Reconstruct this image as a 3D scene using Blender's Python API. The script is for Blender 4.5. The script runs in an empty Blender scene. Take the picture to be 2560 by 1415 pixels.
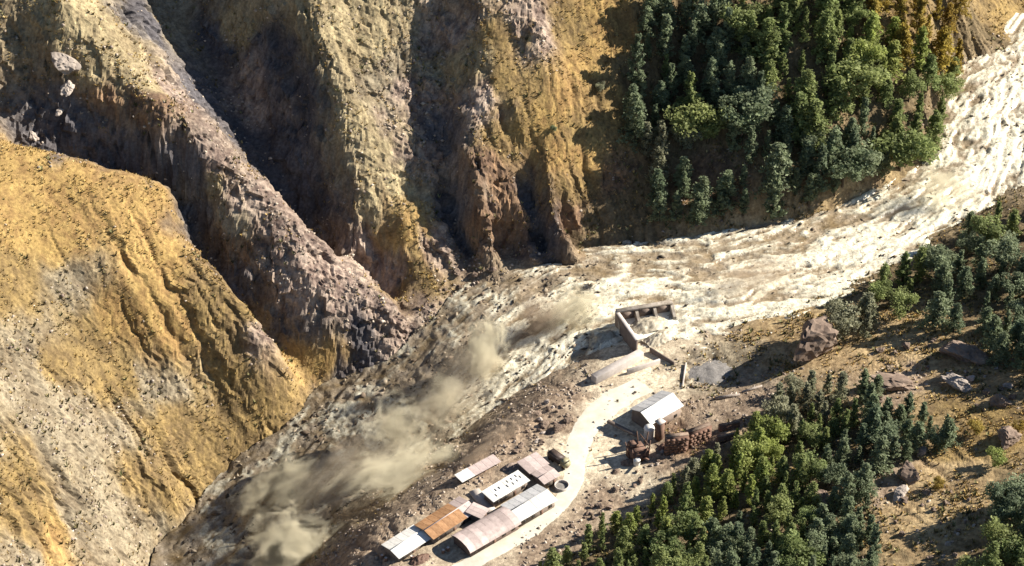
import bpy, bmesh, math, random
import numpy as np
from mathutils import Vector

# ------------------------------------------------------------------ camera, sky, sun, exposure
SC = bpy.context.scene
COL = SC.collection
R = math.radians
CAM = np.array([0.0, -520.0, 390.0])
FPX = 5134.0                                    # focal length in photograph pixels
cd = bpy.data.cameras.new('camera'); cam = bpy.data.objects.new('camera', cd); COL.objects.link(cam)
cam.location = CAM; cam.rotation_euler = (math.acos(0.6), 0, 0)
cd.sensor_width = 36.0; cd.lens = 36.0 * FPX / 2560.0; cd.clip_start = 1.0; cd.clip_end = 5000.0
SC.camera = cam
SUN_AZ = R(15.0)                                # sun stands to the right, a little beyond the valley
SUN_EL = R(31.0)
w = bpy.data.worlds.new('World'); SC.world = w; w.use_nodes = True
nt = w.node_tree
sky = nt.nodes.new('ShaderNodeTexSky'); sky.sky_type = 'NISHITA'; sky.sun_disc = False
sky.sun_elevation = SUN_EL; sky.sun_rotation = math.pi/2 - SUN_AZ
sky.altitude = 2000.0; sky.air_density = 1.0; sky.dust_density = 0.4
bgn = nt.nodes['Background']; bgn.inputs['Strength'].default_value = 0.052
nt.links.new(sky.outputs[0], bgn.inputs[0])
sd = bpy.data.lights.new('sun', 'SUN'); sun = bpy.data.objects.new('sun', sd); COL.objects.link(sun)
sd.energy = 5.0; sd.angle = R(0.5); sd.color = (1.0, 0.93, 0.82)
sv = Vector((math.cos(SUN_EL)*math.cos(SUN_AZ), math.cos(SUN_EL)*math.sin(SUN_AZ), math.sin(SUN_EL)))
sun.rotation_euler = sv.to_track_quat('Z', 'Y').to_euler()
SC.view_settings.view_transform = 'Standard'; SC.view_settings.look = 'None'
SC.view_settings.exposure = 1.3; SC.view_settings.gamma = 1.0
SC.render.engine = 'CYCLES'
SC.cycles.max_bounces = 5; SC.cycles.diffuse_bounces = 2; SC.cycles.volume_bounces = 1
SC.cycles.transparent_max_bounces = 8

random.seed(7); RNG = np.random.default_rng(7)

# ------------------------------------------------------------------ maths helpers
def ray(px, py):
    v = 707.5 - py
    return np.array([px - 1280.0, 0.8*FPX + 0.6*v, -0.6*FPX + 0.8*v])
def PZ(px, py, z):                              # the point seen at a pixel that lies at height z
    d = ray(px, py); return CAM + d*((z - CAM[2])/d[2])
def PY(px, py, y):                              # ... that lies at distance y up the valley
    d = ray(px, py); return CAM + d*((y - CAM[1])/d[1])
def proj(P):
    d = np.asarray(P, float) - CAM
    f = d[..., 1]*0.8 - d[..., 2]*0.6; u = d[..., 1]*0.6 + d[..., 2]*0.8
    return np.stack([1280 + FPX*d[..., 0]/f, 707.5 - FPX*u/f], -1)

_perm = np.random.default_rng(3).integers(0, 2**31, 4096).astype(np.int64)
def _h(ix, iy, iz):
    n = (ix*73856093) ^ (iy*19349663) ^ (iz*83492791)
    return _perm[n & 4095]
def noise(x, y, z=0.0):
    x = np.asarray(x, float); y = np.asarray(y, float); z = np.zeros_like(x) + z
    i, j, k = np.floor(x).astype(np.int64), np.floor(y).astype(np.int64), np.floor(z).astype(np.int64)
    fx, fy, fz = x - i, y - j, z - k
    ux, uy, uz = (t*t*t*(t*(t*6 - 15) + 10) for t in (fx, fy, fz))
    def g(a, b, c):
        h = _h(i + a, j + b, k + c)
        return (((h & 255)/127.5 - 1)*(fx - a) + (((h >> 8) & 255)/127.5 - 1)*(fy - b) + (((h >> 16) & 255)/127.5 - 1)*(fz - c))
    def L(a, b, t): return a + (b - a)*t
    return 1.25*L(L(L(g(0,0,0), g(1,0,0), ux), L(g(0,1,0), g(1,1,0), ux), uy),
             L(L(g(0,0,1), g(1,0,1), ux), L(g(0,1,1), g(1,1,1), ux), uy), uz)
def fbm(x, y, z=0.0, o=4, gain=0.5):
    s = 0; a = 1.0
    for q in range(o):
        s = s + a*noise(x + 17.3*q, y - 9.1*q, z + 3.7*q); x = x*2.03; y = y*2.03; z = z*2.03; a *= gain
    return s
def ridged(x, y, z=0.0, o=4, gain=0.5):
    s = 0; a = 1.0
    for q in range(o):
        s = s + a*(1 - 2*np.abs(noise(x + 31.7*q, y + 5.3*q, z + 1.9*q))); x = x*2.07; y = y*2.07; z = z*2.07; a *= gain
    return s
def blocks(x, y, z):                                       # broken rock: cells, each a tilted facet at its own depth
    i, j, k = np.floor(x).astype(np.int64), np.floor(y).astype(np.int64), np.floor(z).astype(np.int64)
    best = np.full(x.shape, 9.0); val = np.zeros(x.shape)
    for a in (-1, 0, 1):
        for b in (-1, 0, 1):
            for c in (-1, 0, 1):
                h = _h(i + a, j + b, k + c); g = _h(i + a + 101, j + b + 37, k + c + 59)
                dx = i + a + (h & 255)/255 - x; dy = j + b + ((h >> 8) & 255)/255 - y; dz = k + c + ((h >> 16) & 255)/255 - z
                d = dx*dx + dy*dy + dz*dz; m = d < best
                v = ((g & 255)/127.5 - 1)*.55 + (((g >> 8) & 255)/127.5 - 1)*dx*.9 + (((g >> 16) & 255)/127.5 - 1)*dy*.9 + (((g >> 4) & 255)/127.5 - 1)*dz*.7
                best = np.where(m, d, best); val = np.where(m, v, val)
    return val
def sstep(a, b, x):
    t = np.clip((x - a)/(b - a), 0, 1); return t*t*(3 - 2*t)

# ------------------------------------------------------------------ the lie of the land: ridge, gully and bank lines
LY = [  # lines given as (pixel x, pixel y, distance up the valley)
 [(735,0,54),(800,170,40),(845,320,29),(870,450,20),(890,560,11),(885,640,4),(940,700,-1),(1000,745,-4)],      # pale rib, left crest
 [(985,60,61),(1050,130,56),(1100,230,47),(1108,350,37),(1095,480,26),(1092,540,20),(1138,600,15)],           # pale rib, right edge
 [(860,0,60),(930,160,49),(980,320,35),(1000,460,24),(1010,560,14),(1010,660,7)],
 [(900,690,10),(950,740,3),(1000,785,-5)],
 [(1200,0,62),(1180,150,50),(1140,300,38),(1148,390,28),(1190,500,18.5),(1236,590,13.5)],                         # orange rib
 [(1270,420,29),(1308,520,21),(1335,590,15)],
 [(1345,400,31),(1385,500,18),(1425,590,13.5)],
 [(1300,100,56),(1300,300,37)],[(1400,200,49)],[(1450,350,40)],[(1350,0,66)],[(1500,0,77),(1500,200,58)],
 [(1380,80,64)],[(1340,60,58)],
 [(1700,0,84),(1700,300,55),(1700,500,32)],[(1560,300,51),(1560,480,33)],
 [(1900,0,84),(1900,150,67),(1900,300,52),(1900,450,36)],[(2100,0,88),(2100,250,61),(2100,400,44)],
 [(2300,0,100),(2300,250,74)],[(2350,150,95)],[(2420,60,125)],[(2480,40,142),(2560,0,157)],
 [(130,180,16),(270,255,12),(390,310,6),(465,340,6),(530,480,0),(580,590,-6.5),(670,685,-12.5),(780,770,-17.5),(850,850,-21)],  # left lip of the middle ridge
]
LZ = [  # lines given as (pixel x, pixel y, height)
 [(150,0,88),(250,60,78),(330,150,68),(400,220,60),(520,300,50),(640,420,36),(740,530,25),(810,600,16),(880,680,8),(980,770,-1),(1045,870,-14)],  # middle ridge crest
 [(850,957,-20),(1000,932,-17),(1042,905,-15.5)],
 [(1055,850,-11),(1075,780,-6),(1120,690,-2)],
 [(0,350,60),(200,390,51),(430,460,40),(440,570,30),(540,650,22),(640,790,8),(700,900,-5),(755,1010,-20)],    # left hill skyline
 [(755,1010,-21),(740,1120,-30),(600,1250,-38),(430,1415,-45)],
 [(0,700,40)],[(0,1050,20)],[(0,1400,0)],[(300,700,27.5)],[(300,900,6)],[(500,1000,-11)],[(180,1150,0)],[(420,1200,-21)],[(250,1400,-22)],
 [(560,860,3)],[(150,500,47)],
 [(1140,640,-1),(1300,632,-.5),(1500,622,0),(1780,610,1),(1900,575,2),(2100,520,4),(2280,440,6),(2350,380,7.5),(2360,250,9),(2420,160,10.5),(2560,130,11)],
 [(1600,680,-2),(1800,690,-1.5),(2000,620,-.5),(2200,560,1),(2400,450,3.5),(2450,300,6),(2520,250,7)],
 [(1660,775,-.5),(1780,838,1),(1950,800,2.5),(2080,750,3.5),(2300,640,5),(2450,540,7.5),(2560,490,9.5)],
 [(880,1415,-3),(1000,1310,-2),(1130,1210,-1.5),(1250,1100,-1.5),(1350,1000,-1.5),(1450,930,-1.5),(1545,862,-1.5)],
 [(800,1400,-18),(900,1290,-18),(1030,1180,-17),(1150,1080,-16),(1250,980,-14),(1350,905,-11),(1450,840,-7),(1520,790,-3.5)],
 [(600,1400,-42),(720,1290,-36),(850,1150,-29),(950,1040,-25),(1080,950,-20),(1150,850,-14),(1250,780,-9),(1330,720,-5),(1400,690,-3.5)],
 [(1250,1280,0),(1400,1240,0)],[(1000,1385,-.5)],[(1150,1415,0)],[(1450,1080,0)],[(1330,1080,-.5)],[(1600,950,0),(1700,900,.5),(1800,940,1)],[(1550,1120,0)],[(1450,1200,0)],
 [(1300,1415,1.5),(1480,1320,1.5),(1620,1220,1.5)],[(1700,1150,3),(1850,1020,3.5),(1950,920,4.5),(2050,850,5.5),(2300,760,7.5),(2560,640,11.5)],
 [(1500,1415,4.5)],[(1700,1300,6)],[(1900,1415,10)],[(1900,1150,7.5)],[(2100,1000,8.5)],[(2100,1200,11.5)],[(2300,900,10)],[(2300,1100,13)],[(2300,1415,16)],
 [(2560,900,15)],[(2560,1150,18)],[(2560,1415,20)],
]
LW = [  # lines given in metres: gully floors hidden behind the ridges, and the cliff under the pale rib
 [(-112,76,62),(-98,61,50),(-84,47,39),(-76,33,26),(-70,22,11),(-66,13,1),(-58,6,-1)],
 [(-74,52,57),(-66,38.5,44),(-60,27.5,29),(-57,18.5,16),(-53,10,4)],
 [(-85,60,60),(-80.5,49,48),(-79,43,41)],
 [(-150,2,50),(-128,4,40),(-112,3,34),(-102,2,26),(-97,-5,16),(-90,-12,9),(-82,-17,0),(-74,-22,-8),(-66,-26,-14),(-61,-28,-18)],
 [(-28,62,52),(-23.5,46,36),(-21,34,21),(-20,26,10),(-18.5,20,3),(-14,15.5,-.5)],
 [(6,34,26),(6.5,26,12),(8,19,3),(10,15.5,0)],
]
FREE = [(-73,64,80),(-78,78,98),(-100,85,78),(-120,100,95),(-130,60,84),(-200,130,165),(-100,140,160),(0,140,150),(80,160,130),(150,190,110),(240,220,45),(-200,0,95),(-200,-80,72),(-200,-150,45),(-160,-200,8),
        (-105,-110,-48),(-100,-150,-52),(-95,-205,-55),(160,-205,27),(60,-205,15),(0,-205,6),(-40,-205,0),(-45,-160,-1),(240,-100,34),(240,0,27),(240,60,20),(210,140,14),(240,130,12)]
def resample(pts, step=4.0):
    out = []
    for a, b in zip(pts[:-1], pts[1:]):
        n = max(1, int(np.linalg.norm(b - a)/step))
        out += [a + (b - a)*t/n for t in range(n)]
    return out + [pts[-1]]
ctrl = []
for l in LY: ctrl += resample([PY(*p) for p in l])
for l in LZ: ctrl += resample([PZ(*p) for p in l])
for l in LW: ctrl += resample([np.array(p, float) for p in l])
ctrl = np.array(ctrl + [np.array(f, float) for f in FREE])
def rbf_fit(C):
    n = len(C); d = np.hypot(C[:, None, 0] - C[None, :, 0], C[:, None, 1] - C[None, :, 1])
    A = np.zeros((n + 3, n + 3)); A[:n, :n] = d - np.eye(n)*0.3
    A[:n, n] = 1; A[:n, n+1:] = C[:, :2]; A[n, :n] = 1; A[n+1:, :n] = C[:, :2].T
    return np.linalg.solve(A, np.concatenate([C[:, 2], np.zeros(3)]))
def rbf_eval(C, wt, X, Y):
    n = len(C); out = np.empty(X.size); x = X.ravel(); y = Y.ravel()
    for s in range(0, x.size, 20000):
        xs, ys = x[s:s+20000], y[s:s+20000]
        d = np.hypot(xs[:, None] - C[None, :, 0], ys[:, None] - C[None, :, 1])
        out[s:s+20000] = d @ wt[:n] + wt[n] + wt[n+1]*xs + wt[n+2]*ys
    return out.reshape(X.shape)
X0, X1, Y0, Y1 = -200.0, 240.0, -205.0, 220.0
CS = 1.5
gx = np.arange(X0, X1 + CS, CS); gy = np.arange(Y0, Y1 + CS, CS)
GX, GY = np.meshgrid(gx, gy)
HW = rbf_fit(ctrl)
H0 = rbf_eval(ctrl, HW, GX, GY)
def bil(G, x, y):
    fx = np.clip((np.asarray(x, float) - X0)/CS, 0, G.shape[1] - 1.001); fy = np.clip((np.asarray(y, float) - Y0)/CS, 0, G.shape[0] - 1.001)
    i = fx.astype(int); j = fy.astype(int); a = fx - i; b = fy - j
    return (G[j, i]*(1-a) + G[j, i+1]*a)*(1-b) + (G[j+1, i]*(1-a) + G[j+1, i+1]*a)*b

# ground colours, painted gully shade among them: sample points (pixel x, pixel y, distance guess through the smooth land, kind)
def march(px, py, G=None):
    d = ray(px, py); d = d/np.linalg.norm(d)
    t = np.arange(470, 900, 0.6); P = CAM + d*t[:, None]
    h = bil(H0 if G is None else G, P[:, 0], P[:, 1]); k = np.argmax(P[:, 2] < h)
    return P[k] if P[k, 2] < h[k] else P[-1]
GROUND = {  # base colour a, base colour b, relief in metres
 'gold':  ((.36,.25,.098), (.235,.15,.065), .6),
 'ochre': ((.28,.20,.085), (.155,.11,.055), .9),
 'straw': ((.38,.32,.195), (.21,.17,.105), .8),
 'rock':  ((.36,.29,.24), (.15,.11,.095), 1.0),
 'rust':  ((.27,.175,.105), (.13,.085,.06), .9),
 'grey':  ((.29,.25,.18), (.16,.13,.09), .9),
 'dark':  ((.12,.115,.125), (.07,.067,.075), .9),  # gully shade put into the ground colour of the shaded flanks
 'soil':  ((.52,.44,.33), (.33,.27,.20), .16),
 'silt':  ((.70,.63,.48), (.42,.355,.265), .16),
 'rubble':((.38,.30,.22), (.20,.15,.11), .8),
 'mud':   ((.33,.27,.19), (.19,.15,.105), .9),
 'forest':((.19,.145,.085), (.11,.085,.05), .8),
 'scrub': ((.42,.32,.18), (.25,.18,.10), .5),
}
KINDS = list(GROUND)
GP = [(60,420,'gold'),(200,450,'gold'),(350,520,'gold'),(150,600,'gold'),(400,650,'gold'),(60,560,'gold'),(330,780,'gold'),(450,820,'gold'),(520,760,'ochre'),
 (30,720,'ochre'),(180,730,'grey'),(60,850,'grey'),(60,1000,'grey'),(150,900,'ochre'),(230,830,'ochre'),(600,880,'ochre'),(560,960,'ochre'),(400,960,'grey'),(300,950,'ochre'),
 (680,1000,'ochre'),(650,1100,'ochre'),(500,1100,'ochre'),(420,1080,'ochre'),(300,1080,'grey'),(200,1050,'grey'),(230,1150,'grey'),(100,1100,'grey'),(60,1200,'ochre'),(120,1350,'gold'),(50,1300,'ochre'),
 (200,1300,'grey'),(280,1300,'grey'),(330,1200,'ochre'),(420,1250,'ochre'),(350,1340,'grey'),(520,1200,'ochre'),(60,1400,'grey'),(600,770,'ochre'),(700,830,'ochre'),(760,900,'gold'),(650,860,'rock'),
 (200,60,'straw'),(300,120,'straw'),(250,170,'straw'),(340,200,'straw'),(370,270,'rust'),(250,230,'rust'),(430,230,'rock'),(560,400,'rock'),(560,470,'straw'),(600,560,'grey'),(650,500,'rock'),(680,600,'rock'),(620,620,'rust'),(780,650,'rock'),(850,720,'rock'),(950,800,'rock'),(760,740,'rock'),(1000,860,'rock'),
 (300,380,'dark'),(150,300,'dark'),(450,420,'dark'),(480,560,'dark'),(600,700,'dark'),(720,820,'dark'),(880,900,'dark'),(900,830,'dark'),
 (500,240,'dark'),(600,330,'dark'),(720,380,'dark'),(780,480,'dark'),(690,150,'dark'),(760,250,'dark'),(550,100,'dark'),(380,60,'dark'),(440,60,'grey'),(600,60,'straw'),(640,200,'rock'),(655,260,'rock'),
 (800,60,'straw'),(870,150,'straw'),(930,80,'straw'),(900,280,'straw'),(950,400,'straw'),(930,200,'grey'),(1000,150,'grey'),(1040,260,'rock'),(1050,400,'rock'),(980,500,'straw'),(1060,500,'grey'),(1010,600,'gold'),(1050,560,'gold'),(920,620,'rock'),(960,680,'rock'),(1100,600,'rock'),(1040,680,'ochre'),
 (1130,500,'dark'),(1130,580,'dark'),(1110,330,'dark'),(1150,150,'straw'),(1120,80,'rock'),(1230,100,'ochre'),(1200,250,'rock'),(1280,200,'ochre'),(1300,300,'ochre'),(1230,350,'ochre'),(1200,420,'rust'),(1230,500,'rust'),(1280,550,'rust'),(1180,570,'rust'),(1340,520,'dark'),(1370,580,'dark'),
 (1350,300,'gold'),(1400,250,'gold'),(1380,380,'gold'),(1450,400,'gold'),(1450,330,'ochre'),(1440,470,'ochre'),(1430,550,'rust'),(1480,560,'forest'),(1520,450,'rust'),(1480,150,'gold'),(1420,80,'ochre'),(1330,60,'rock'),(1520,80,'gold'),(1540,250,'ochre'),
 (1600,200,'forest'),(1650,350,'forest'),(1600,500,'forest'),(1560,560,'forest'),(1700,100,'forest'),(1750,450,'rust'),(1800,300,'forest'),(1900,200,'forest'),(2000,350,'forest'),(2000,100,'forest'),(2150,250,'forest'),(2250,150,'forest'),(2300,50,'ochre'),(2250,400,'forest'),(2100,450,'scrub'),(2240,430,'scrub'),(1950,540,'scrub'),(2050,510,'scrub'),(1750,580,'scrub'),(2500,40,'ochre'),(2440,90,'forest'),
 (1600,700,'mud'),(1900,650,'mud'),(2200,550,'mud'),(2450,400,'mud'),(2500,200,'mud'),(1300,720,'mud'),(1150,850,'mud'),(1100,950,'mud'),(900,1100,'mud'),(750,1250,'mud'),(600,1380,'mud'),(500,1340,'mud'),(1250,900,'mud'),(1100,1080,'mud'),(900,1250,'mud'),(1400,800,'mud'),(780,1350,'mud'),(1000,1200,'mud'),(1350,900,'rubble'),
 (1250,1120,'rubble'),(1330,1080,'rubble'),(1400,1000,'rubble'),(1200,1170,'rubble'),(1060,1270,'rubble'),(950,1350,'rubble'),(880,1400,'rubble'),(1380,1060,'rubble'),
 (1250,1280,'soil'),(1400,1240,'soil'),(1450,1100,'silt'),(1500,1020,'silt'),(1600,960,'silt'),(1680,900,'silt'),(1440,1180,'silt'),(1330,1330,'soil'),(1200,1400,'soil'),(1080,1400,'soil'),(1560,1100,'silt'),(1560,1190,'silt'),(1180,1300,'soil'),(1100,1350,'soil'),(1640,850,'silt'),
 (1780,940,'grey'),(1830,920,'grey'),(1750,1050,'rubble'),(1700,1100,'rust'),(1650,1130,'rubble'),(1500,1240,'rubble'),(1430,1330,'rubble'),(1350,1390,'rubble'),(1850,1000,'rubble'),
 (1800,800,'mud'),(1950,830,'scrub'),(2000,790,'scrub'),(2100,850,'scrub'),(2250,800,'scrub'),(2200,900,'scrub'),(2350,870,'scrub'),(2450,950,'scrub'),(2400,1050,'ochre'),(2500,1050,'ochre'),(2300,1000,'scrub'),(2350,1200,'scrub'),(2300,1300,'scrub'),(2400,1350,'scrub'),(2250,1200,'rubble'),(2250,960,'rubble'),(2540,1000,'scrub'),(2450,1250,'scrub'),
 (1700,1250,'forest'),(1850,1150,'forest'),(2000,1050,'forest'),(2000,1250,'forest'),(1800,1380,'forest'),(2100,1380,'forest'),(1500,1380,'forest'),(2150,1100,'forest'),(2400,650,'forest'),(2500,600,'forest'),(2200,740,'forest'),(2550,750,'forest'),(2500,1380,'forest'),(2540,1250,'forest')]
gpw = np.array([march(a, b) for a, b, _ in GP]); gpk = np.array([KINDS.index(k) for *_, k in GP])
RELIEF = np.array([GROUND[k][2] for k in KINDS])
CA = np.array([GROUND[k][0] for k in KINDS]); CB = np.array([GROUND[k][1] for k in KINDS])
def kind_weights(x, y, z):
    wx = x + 9*fbm(x/13, y/13, 3.3, 4, .6); wy = y + 9*fbm(x/13, y/13, 8.8, 4, .6); wz = z + 2.5*fbm(x/8, y/8, 5.5, 2)
    W = np.zeros((len(x), len(KINDS)))
    for s in range(0, len(x), 20000):
        q = slice(s, s + 20000)
        d2 = (wx[q, None] - gpw[None, :, 0])**2 + (wy[q, None] - gpw[None, :, 1])**2 + (wz[q, None] - gpw[None, :, 2])**2
        ww = 1/(d2 + 10)**1.9
        for k in range(len(KINDS)): W[q, k] = ww[:, gpk == k].sum(1)
    return W/W.sum(1, keepdims=True)

# ------------------------------------------------------------------ object helpers
def mesh_np(name, V, F):
    me = bpy.data.meshes.new(name); V = np.asarray(V, np.float32); F = np.asarray(F, np.int32); n = F.shape[1]
    me.vertices.add(len(V)); me.vertices.foreach_set('co', V.ravel())
    me.loops.add(F.size); me.loops.foreach_set('vertex_index', F.ravel())
    me.polygons.add(len(F)); me.polygons.foreach_set('loop_start', np.arange(0, F.size, n, dtype=np.int32))
    me.polygons.foreach_set('loop_total', np.full(len(F), n, np.int32))
    me.update(calc_edges=True); me.validate(); return me
def put(name, me, mat=None, parent=None, loc=None, rot=None, **props):
    o = bpy.data.objects.new(name, me); COL.objects.link(o)
    if mat is not None and me is not None and not me.materials: me.materials.append(mat)
    if parent is not None: o.parent = parent
    if loc is not None: o.location = loc
    if rot is not None: o.rotation_euler = rot
    for k, v in props.items(): o[k] = v
    return o
def set_color(me, C, name='Col'):
    a = me.color_attributes.new(name, 'FLOAT_COLOR', 'POINT')
    a.data.foreach_set('color', np.concatenate([C, np.ones((len(C), 1))], 1).astype(np.float32).ravel())
def new_mat(name):
    m = bpy.data.materials.new(name); m.use_nodes = True
    return m, m.node_tree.nodes, m.node_tree.links, m.node_tree.nodes['Principled BSDF']
def ramp(N, *stops):
    r = N.new('ShaderNodeValToRGB'); e = r.color_ramp.elements
    while len(e) < len(stops): e.new(0.5)
    for q, (p, c) in zip(e, stops): q.position = p; q.color = (*c, 1)
    return r

# ------------------------------------------------------------------ terrain
ST = 0.55
def build_terrain():
    x = np.arange(X0 + 1, X1 - 1, ST); y = np.arange(Y0 + 1, Y1 - 1, ST)
    XX, YY = np.meshgrid(x, y); nx, ny = len(x), len(y)
    Z = bil(H0, XX, YY)
    for _ in range(2):                                     # take the cell edges out of the coarse sheet
        Zp = np.pad(Z, 1, mode='edge'); Z = (Zp[:-2, 1:-1] + Zp[2:, 1:-1] + Zp[1:-1, :-2] + Zp[1:-1, 2:] + 2*Z)/6
    xf, yf, zf = XX.ravel(), YY.ravel(), Z.ravel()
    W = kind_weights(xf, yf, zf)
    rel = W @ RELIEF
    gy_, gx_ = np.gradient(Z, ST); gx_, gy_ = gx_.ravel(), gy_.ravel()
    sl = np.sqrt(gx_**2 + gy_**2); nrm = np.stack([-gx_, -gy_, np.ones_like(gx_)], 1)/np.sqrt(1 + sl**2)[:, None]
    steep = sstep(.5, 1.3, sl)
    # creases follow the fall line: one direction on the left hill, another on the far wall
    lh = sstep(12, -14, yf - .25*(xf + 100))*sstep(-45, -75, xf)
    wq = 2.0*fbm(xf/7, yf/7, zf/7, 3) + 5*fbm(xf/26, yf/26, 4.2, 2)
    ac = (.9*xf + .42*yf)*(1 - lh) + (.55*xf + .8*yf)*lh + wq; al = (.42*xf - .9*yf)*(1 - lh) + (.8*xf - .55*yf)*lh
    grv = lambda sc, ln, q: -np.clip(1 - np.abs(noise(ac/sc, al/ln, q))*3.2, 0, 1)**1.5      # narrow runnels cut into the slope
    crease = 1.3*grv(9, 55, .4) + .9*grv(4.2, 30, 2.4) + .5*grv(2.2, 16, 5.1)
    crease *= .35 + 1.1*sstep(-.25, .45, fbm(xf/19, yf/19, 6.3, 3))
    big = fbm(xf/17, yf/17, zf/17, 3, .5)
    bed = (zf*.8 + xf*.35 + 3*fbm(xf/20, yf/20, zf/20, 2))/3.4; bed = (bed - np.floor(bed)); bed = np.where(bed < .8, bed/.8, (1 - bed)/.2) - .5
    bk = blocks(xf/5.2 + wq*.06, yf/5.2, zf/7.5); bk2 = blocks(xf/1.9, yf/1.9 + 7, zf/2.8)
    fine = fbm(xf/1.5, yf/1.5, zf/2.4, 2, .7)
    rocky = W[:, [KINDS.index(k) for k in ('rock', 'rust', 'dark', 'grey', 'straw')]] @ np.array([1, .8, .9, .35, .45])
    disp = rel*(steep*(.9*crease + 1.0*big) + (1 - steep)*(.35*big + .5*crease)) + .28*rel*fine*(.5 + .5*steep)
    disp += steep*rocky*(1.7*bk + .75*bk2 + .55*bed) + (1 - steep)*rocky*.35*bk2
    flat = W[:, KINDS.index('soil')] + W[:, KINDS.index('silt')]
    disp *= 1 - .75*np.clip(flat*1.3, 0, 1)
    dirn = nrm.copy(); dirn[:, 2] *= .7
    V = np.stack([xf, yf, zf], 1) + dirn*disp[:, None]
    idx = np.arange(nx*ny).reshape(ny, nx)
    F = np.stack([idx[:-1, :-1], idx[:-1, 1:], idx[1:, 1:], idx[1:, :-1]], -1).reshape(-1, 4)
    # earth colours: grass, stone, soil and painted gully shade, patchy, darker along the creases
    n1 = fbm(xf/11, yf/11, zf/11, 4, .6); n2 = fbm(xf/1.9, yf/2.4, zf/4.5, 3, .75)
    t = np.clip(.45 + .6*n1 + .85*n2 - .18*crease, 0, 1)[:, None]
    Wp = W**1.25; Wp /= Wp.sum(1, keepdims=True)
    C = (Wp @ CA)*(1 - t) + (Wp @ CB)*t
    tone = 1 + .22*fbm(xf/30, yf/30, 1.1, 2)
    C = np.clip(C*tone[:, None], .01, .9)
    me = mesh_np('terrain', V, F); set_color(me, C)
    me.polygons.foreach_set('use_smooth', np.zeros(len(F), bool))
    return me, V.reshape(ny, nx, 3), x, y
m_terrain, N, L, B = new_mat('terrain_ground')
vc = N.new('ShaderNodeVertexColor'); vc.layer_name = 'Col'
tc = N.new('ShaderNodeTexCoord')
nz = N.new('ShaderNodeTexNoise'); nz.inputs['Scale'].default_value = 1.1; nz.inputs['Detail'].default_value = 6; nz.inputs['Roughness'].default_value = .7
L.new(tc.outputs['Object'], nz.inputs['Vector'])
rp = ramp(N, (.3, (.55,.52,.5)), (.7, (1.35,1.33,1.28)))
L.new(nz.outputs['Fac'], rp.inputs['Fac'])
mx = N.new('ShaderNodeMix'); mx.data_type = 'RGBA'; mx.blend_type = 'MULTIPLY'; mx.inputs[0].default_value = 1
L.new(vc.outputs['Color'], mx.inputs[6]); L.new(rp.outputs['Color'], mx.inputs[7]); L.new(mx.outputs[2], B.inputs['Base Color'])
bp = N.new('ShaderNodeBump'); bp.inputs['Strength'].default_value = .55; bp.inputs['Distance'].default_value = .5
L.new(nz.outputs['Fac'], bp.inputs['Height']); L.new(bp.outputs['Normal'], B.inputs['Normal'])
B.inputs['Roughness'].default_value = .95; B.inputs['Specular IOR Level'].default_value = .1
tme, TV, tx, ty = build_terrain()
terrain = put('terrain', tme, m_terrain, kind='structure')
TH = TV[:, :, 2]
def ground(x, y):                                          # height of the finished ground
    i = int(round((x - tx[0])/ST)); j = int(round((y - ty[0])/ST))
    return float(TH[min(max(j, 0), TH.shape[0]-1), min(max(i, 0), TH.shape[1]-1)])
def on_ground(px, py):                                     # the place on the finished ground seen at a pixel
    d = ray(px, py); d = d/np.linalg.norm(d); t = np.arange(470, 900, 0.25); P = CAM + d*t[:, None]
    i = np.clip(np.round((P[:, 0] - tx[0])/ST).astype(int), 0, TH.shape[1]-1); j = np.clip(np.round((P[:, 1] - ty[0])/ST).astype(int), 0, TH.shape[0]-1)
    k = np.argmax(P[:, 2] < TH[j, i]); return P[k]
def in_poly(px, py, poly):
    c = False; n = len(poly)
    for a in range(n):
        (x1, y1), (x2, y2) = poly[a], poly[a-1]
        if (y1 > py) != (y2 > py) and px < (x2 - x1)*(py - y1)/(y2 - y1) + x1: c = not c
    return c

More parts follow.
